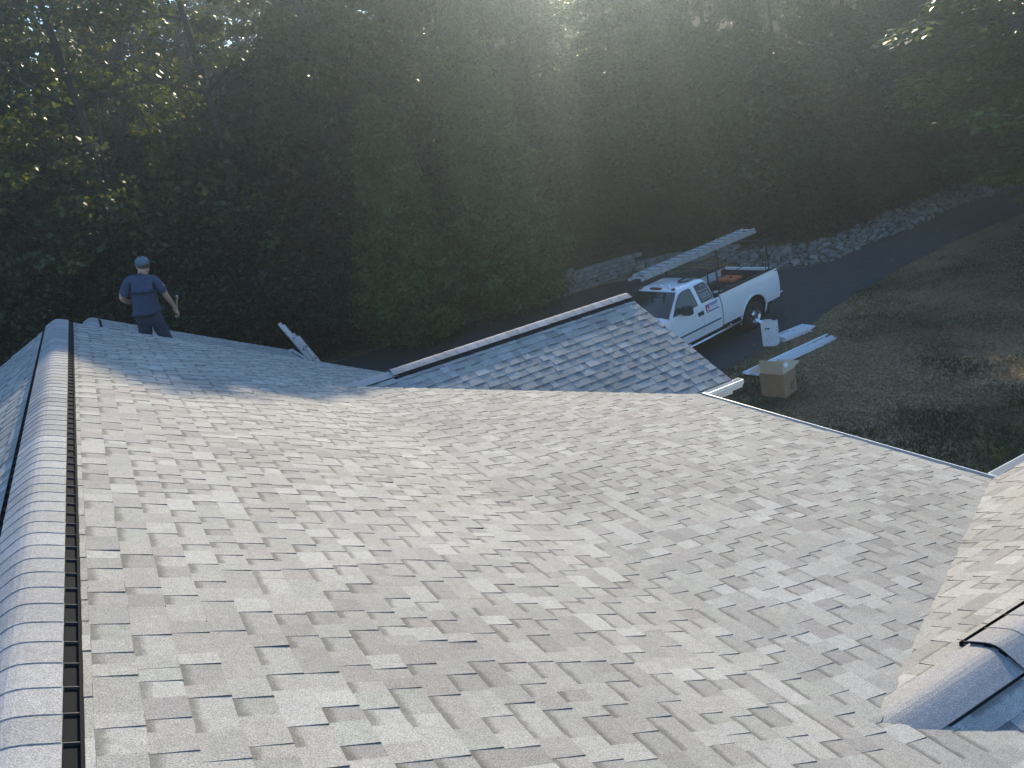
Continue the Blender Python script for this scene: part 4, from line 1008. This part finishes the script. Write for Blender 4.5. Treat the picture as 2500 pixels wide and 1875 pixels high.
DEC = [(crown_deciduous('crown', 14, 1.2, 3.5, 150, NL, (.05, .072, .024), .125, 1), trunk_mesh(14, .2, 1, .2, 4.2)),
       (crown_deciduous('crown', 14, .7, 3.1, 130, NL, (.042, .066, .026), .12, 2), trunk_mesh(14, .17, 2, .15, 3.8)),
       (crown_deciduous('crown', 14, 1.8, 3.9, 170, NL, (.062, .072, .022), .13, 3), trunk_mesh(14, .23, 3, .25, 4.6)),
       (crown_deciduous('crown', 14, .8, 2.8, 140, NL, (.048, .058, .022), .12, 4), trunk_mesh(14, .16, 4, .12, 3.5)),
       (crown_deciduous('crown', 14, 8.2, 2.6, 110, 19000, (.05, .07, .024), .12, 6), trunk_mesh(14, .15, 6, .6, 2.6)),
       (crown_deciduous('crown', 14, 1.0, 3.6, 260, 42000, (.07, .105, .03), .12, 8), trunk_mesh(14, .2, 8, .2, 4.2)),
       (crown_deciduous('crown', 14, 1.0, 3.5, 170, 12500, (.068, .088, .026), .12, 9), trunk_mesh(14, .16, 9, .2, 4.2, 12))]
BUSH = [(crown_deciduous('foliage', 2.2, .15, 1.25, 90, 15000, (.04, .058, .02), .05, 11), trunk_mesh(1.9, .05, 11, .1, 1.6, 9)),
        (crown_deciduous('foliage', 2.2, .1, 1.35, 85, 15000, (.055, .055, .022), .05, 12), trunk_mesh(1.9, .05, 12, .1, 1.7, 9))]
def plant(kind, names, x, y, H, base_h, wid=1.0, label='', cat='tree', group=None, rz=None, lean=(0, 0)):
    t = empty(names[0], (x, y, ground_z(x, y) - .05), random.uniform(0, 6.28) if rz is None else rz); s = H / base_h
    t.scale = (s * wid, s * wid, s); t.rotation_euler = (lean[0], lean[1], t.rotation_euler.z)
    a = obj(names[1], kind[1], None if kind[1].materials else 'bark', t); b = obj(names[2], kind[0], None, t)
    tag(t, label, cat, group); return t
TN = ('leafy_tree', 'trunk', 'crown')
LB = 'tall leafy tree in the dense shaded wood beyond the driveway'
def dec(x, y, T, v, wid=1.0, label=LB, group='trees of the wood beyond the driveway', **k):
    return plant(DEC[v], TN, x, y, T + Z0 - ground_z(x, y), 14, wid, label, 'tree', group, **k)
# left: tall trees whose tops shade the far roof; right: lower ones that let the sun reach the near roof
for x, y, T, v, wd in ((-27, 27, 11, 0, 1.1), (-22, 29, 11.5, 2, 1.0), (-17.5, 31, 11, 6, 1.1), (-13.2, 32.5, 11.6, 6, 1.05), (-9, 34, 11, 6, 1.1), (-5.2, 35.5, 11.7, 2, .9), (-1.9, 36.2, 11.7, 1, .95), (.1, 35.8, 10.6, 4, .98), (1.9, 36.6, 9.4, 4, .6),
                      (-31, 34, 12, 1, 1.2), (-24.5, 36, 13, 3, 1.3), (-19.5, 38, 13, 0, 1.1), (-4.0, 43.5, 9.0, 0, 1.1), (-13, 40, 4.5, 2, 1.5), (-8.5, 40.5, 4.5, 0, 1.5), (-17, 41, 6, 3, 1.3), (-11, 45.5, 7.5, 3, 1.4), (-6.5, 47, 8.5, 1, 1.4), (-15.5, 47, 9.5, 1, 1.4), (-11, 52, 11, 0, 1.5),
                      (3.4, 38.5, 6.6, 3, 1.1), (6.9, 37.5, 5.6, 0, 1.15), (10.4, 38.6, 6.4, 2, 1.0), (14.0, 38.2, 5.4, 1, 1.15), (17.8, 40, 6.6, 3, 1.1), (22, 41.5, 6.8, 0, 1.1), (26.5, 44, 7.5, 2, 1.1), (31, 46, 8, 1, 1.1),
                      (-.5, 46, 9.6, 3, 1.0), (4.8, 46, 7.6, 1, 1.1), (9.2, 47, 9.4, 0, 1.1), (13.8, 47.5, 9.2, 2, 1.0), (18.5, 48, 9.0, 1, 1.1), (23.5, 50, 9.5, 3, 1.1), (29, 52, 10, 0, 1.1), (36, 54, 10.5, 2, 1.2),
                      (-22, 33.5, 9.5, 3, 1.2), (-16, 35.8, 10.2, 1, 1.1), (-26, 39.5, 12, 3, 1.2), (-34, 36, 12, 3, 1.3), (-34, 42, 14, 0, 1.3), (-30, 50, 16, 1, 1.4), (-22, 53, 17, 0, 1.4), (-18, 56, 17, 2, 1.3), (-20, 64, 18, 1, 1.6), (-10, 65, 15, 0, 1.6), (-1, 65, 16.5, 2, 1.6), (7, 66, 15.5, 3, 1.6), (15, 67, 15.5, 1, 1.6), (24, 68, 16, 0, 1.6), (34, 66, 16, 2, 1.6), (-17.5, 52, 13, 1, 1.5), (-13.5, 59, 14, 3, 1.5), (-28, 44, 14, 2, 1.3), (-20, 46, 14.5, 1, 1.3), (-4, 50, 11, 2, 1.3), (4, 54, 11, 0, 1.3), (12, 55, 12, 1, 1.3), (20, 57, 12, 3, 1.3), (28, 60, 12.5, 2, 1.3)):
    if v == 6: dec(x, y, T, v, wd, 'thin-leaved tree with sunlit yellow-green leaves in the wood behind the roofer', 'thin-leaved trees behind the roofer')
    elif v == 4: dec(x, y, T, v, wd, 'bare-trunked tree with a high crown rising behind the pointed conifer', 'high-crowned trees behind the conifer')
    else: dec(x, y, T, v, wd)
con = (crown_conifer('crown', 10.7, 2.45, 420, 130, (.1, .13, .042), 5), trunk_mesh(10.7, .13, 21, .1, 1.6, 10))
CN = ('conifer_tree', 'trunk', 'crown')
plant(con, CN, .75, 31.2, 3.8 + Z0 - base_z(.75, 31.2), 10.7, 1.0, 'pointed olive green conifer standing in front of the wood beside the retaining wall', 'tree')
plant(con, CN, -2.7, 30.3, 1.6 + Z0 - base_z(-2.7, 30.3), 10.7, 1.15, 'shorter broad dark conifer beside the pointed one, behind the leaning ladder', 'tree')
dec(20.3, 26.6, 6.0, 5, 1.85, 'leafy tree overhanging the far end of the driveway', None, rz=1.0)
dec(30, 36, 7, 0, 1.2, 'leafy tree behind the one overhanging the driveway end', None)
BN = ('shrub', 'stem', 'foliage')
BL = 'low dark shrub in the undergrowth at the foot of the wood'
for x, y, H, v in [(-24 + 2.1 * k + random.uniform(-.5, .5), hill_line(-24 + 2.1 * k) + random.uniform(.6, 2.2), random.uniform(2.2, 4.2), random.randrange(2)) for k in range(26)]:
    if -3.5 < x < 3: continue
    plant(BUSH[v], BN, x, y + (.9 if 3 < x < 9 else 0), H * (.6 if 3 < x < 10 else 1), 2.2, 1.15, BL, 'shrub', 'shrubs at the foot of the wood')
for k in range(24):
    x = -26 + 2.4 * k + random.uniform(-.6, .6); y = hill_line(x) + random.uniform(3, 6.5)
    plant(BUSH[random.randrange(2)], BN, x, y, random.uniform(3.4, 6), 2.2, 1.2, BL, 'shrub', 'shrubs at the foot of the wood')
plant(BUSH[0], BN, 14.6, 20.2, 2.0, 2.2, 1.1, 'rounded green shrub on the lawn edge away from the driveway', 'shrub')
# undergrowth leaves on the hillside
k = 45000; X_ = rng.uniform(-30, 34, k); D_ = rng.uniform(-.3, 16, k) ** 1.0
P = np.array([(x, hill_line(x) + d, ground_z(x, hill_line(x) + d) + abs(rng.normal()) * .22) for x, d in zip(X_, D_)])
g = rng.uniform(.4, 1.3, (k, 1)); mixc = rng.uniform(0, 1, (k, 1)) < .45
colr = np.where(mixc, np.array([[.07, .05, .025]]), np.array([[.04, .055, .02]])) * g
tag(obj('undergrowth', leaf_mesh('undergrowth', P, rng.normal(size=(k, 3)) * .6 + np.array([0, 0, 1]), rng.uniform(.06, .13, k), colr)), 'low leafy undergrowth covering the wooded slope', 'undergrowth', kind='stuff')

# ------------------------------------------------------------------ grass
from mathutils import noise as mnoise
def in_poly(x, y, P):
    c = False
    for (x0, y0), (x1, y1) in zip(P, P[1:] + P[:1]):
        if (y0 > y) != (y1 > y) and x < (x1 - x0) * (y - y0) / (y1 - y0) + x0: c = not c
    return c
V, Fc, Cc = [], [], []
n_ = 0
while n_ < 52000:
    x, y = random.uniform(.5, 24), random.uniform(9.5, 31.5)
    if y > hill_line(x) - .2 or math.atan2(x, y) > .66 or math.atan2(x, y) < .1: continue
    jx, jy = x + random.uniform(-.12, .12), y + random.uniform(-.12, .12)
    if in_poly(jx, jy, DRIVE) or in_poly(x, y, RB + RT[::-1]): continue
    d = mnoise.noise(Vector((x * .33, y * .33, 1.7))) + .5 * mnoise.noise(Vector((x * 1.1, y * 1.1, 5)))
    dry = max(0, min(1, .74 + d * 1.6 + (y - 18) * .045 + (x - 9) * .02)); z = base_z(x, y); hh = random.uniform(.03, .085) * (1.25 - .6 * dry)
    g = random.uniform(.6, 1.35); c = tuple((a * (1 - dry) + b * dry) * g for a, b in zip((.066, .072, .036), (.28, .195, .11)))
    for _ in range(2):
        a = random.uniform(0, 6.28); w_ = random.uniform(.008, .02); lx, ly = random.gauss(0, .035), random.gauss(0, .035); o = len(V); bx, by = x + random.gauss(0, .03), y + random.gauss(0, .03)
        V += [(bx - math.cos(a) * w_, by - math.sin(a) * w_, z - .005), (bx + math.cos(a) * w_, by + math.sin(a) * w_, z - .005), (bx + lx, by + ly, z + hh)]; Fc.append((o, o + 1, o + 2)); Cc += [c] * 3
    n_ += 1
me = bpy.data.meshes.new('grass'); me.from_pydata(V, [], Fc); a = me.color_attributes.new('Col', 'FLOAT_COLOR', 'POINT')
a.data.foreach_set('color', np.concatenate([np.array(Cc), np.ones((len(Cc), 1))], 1).astype(np.float32).ravel())
tag(obj('grass', me, 'grass'), 'short patchy grass of the shaded lawn, green and dry brown', 'grass', kind='stuff')

k = 420; P = []
while len(P) < k:
    x, y = random.uniform(2, 22), random.uniform(13, 31)
    if y < hill_line(x) - .3: P.append((x, y, base_z(x, y) + random.uniform(.015, .05)))
P = np.array(P); colr = np.array([[.16, .11, .06]]) * rng.uniform(.5, 1.8, (k, 1))
tag(obj('fallen_leaves', leaf_mesh('fallen_leaves', P, rng.normal(size=(k, 3)) * .25 + np.array([0, 0, 1]), rng.uniform(.04, .08, k), colr)), 'dry fallen leaves scattered over lawn and driveway', 'leaves', kind='stuff')

# ------------------------------------------------------------------ haze
HAZE = 0.003
if HAZE:
    m = bpy.data.materials.new('haze'); m.use_nodes = True; n = m.node_tree; n.nodes.remove(n.nodes['Principled BSDF'])
    v = n.nodes.new('ShaderNodeVolumePrincipled'); v.inputs['Color'].default_value = (.66, .84, 1, 1); v.inputs['Density'].default_value = HAZE; v.inputs['Anisotropy'].default_value = .82
    n.links.new(v.outputs[0], n.nodes['Material Output'].inputs['Volume'])
    hz = MB().box(-345, 345, -345, 345, -14, 42).build('haze', None); hz.data.materials.append(m); tag(hz, 'thin sunlit haze filling the air', 'haze', kind='stuff')
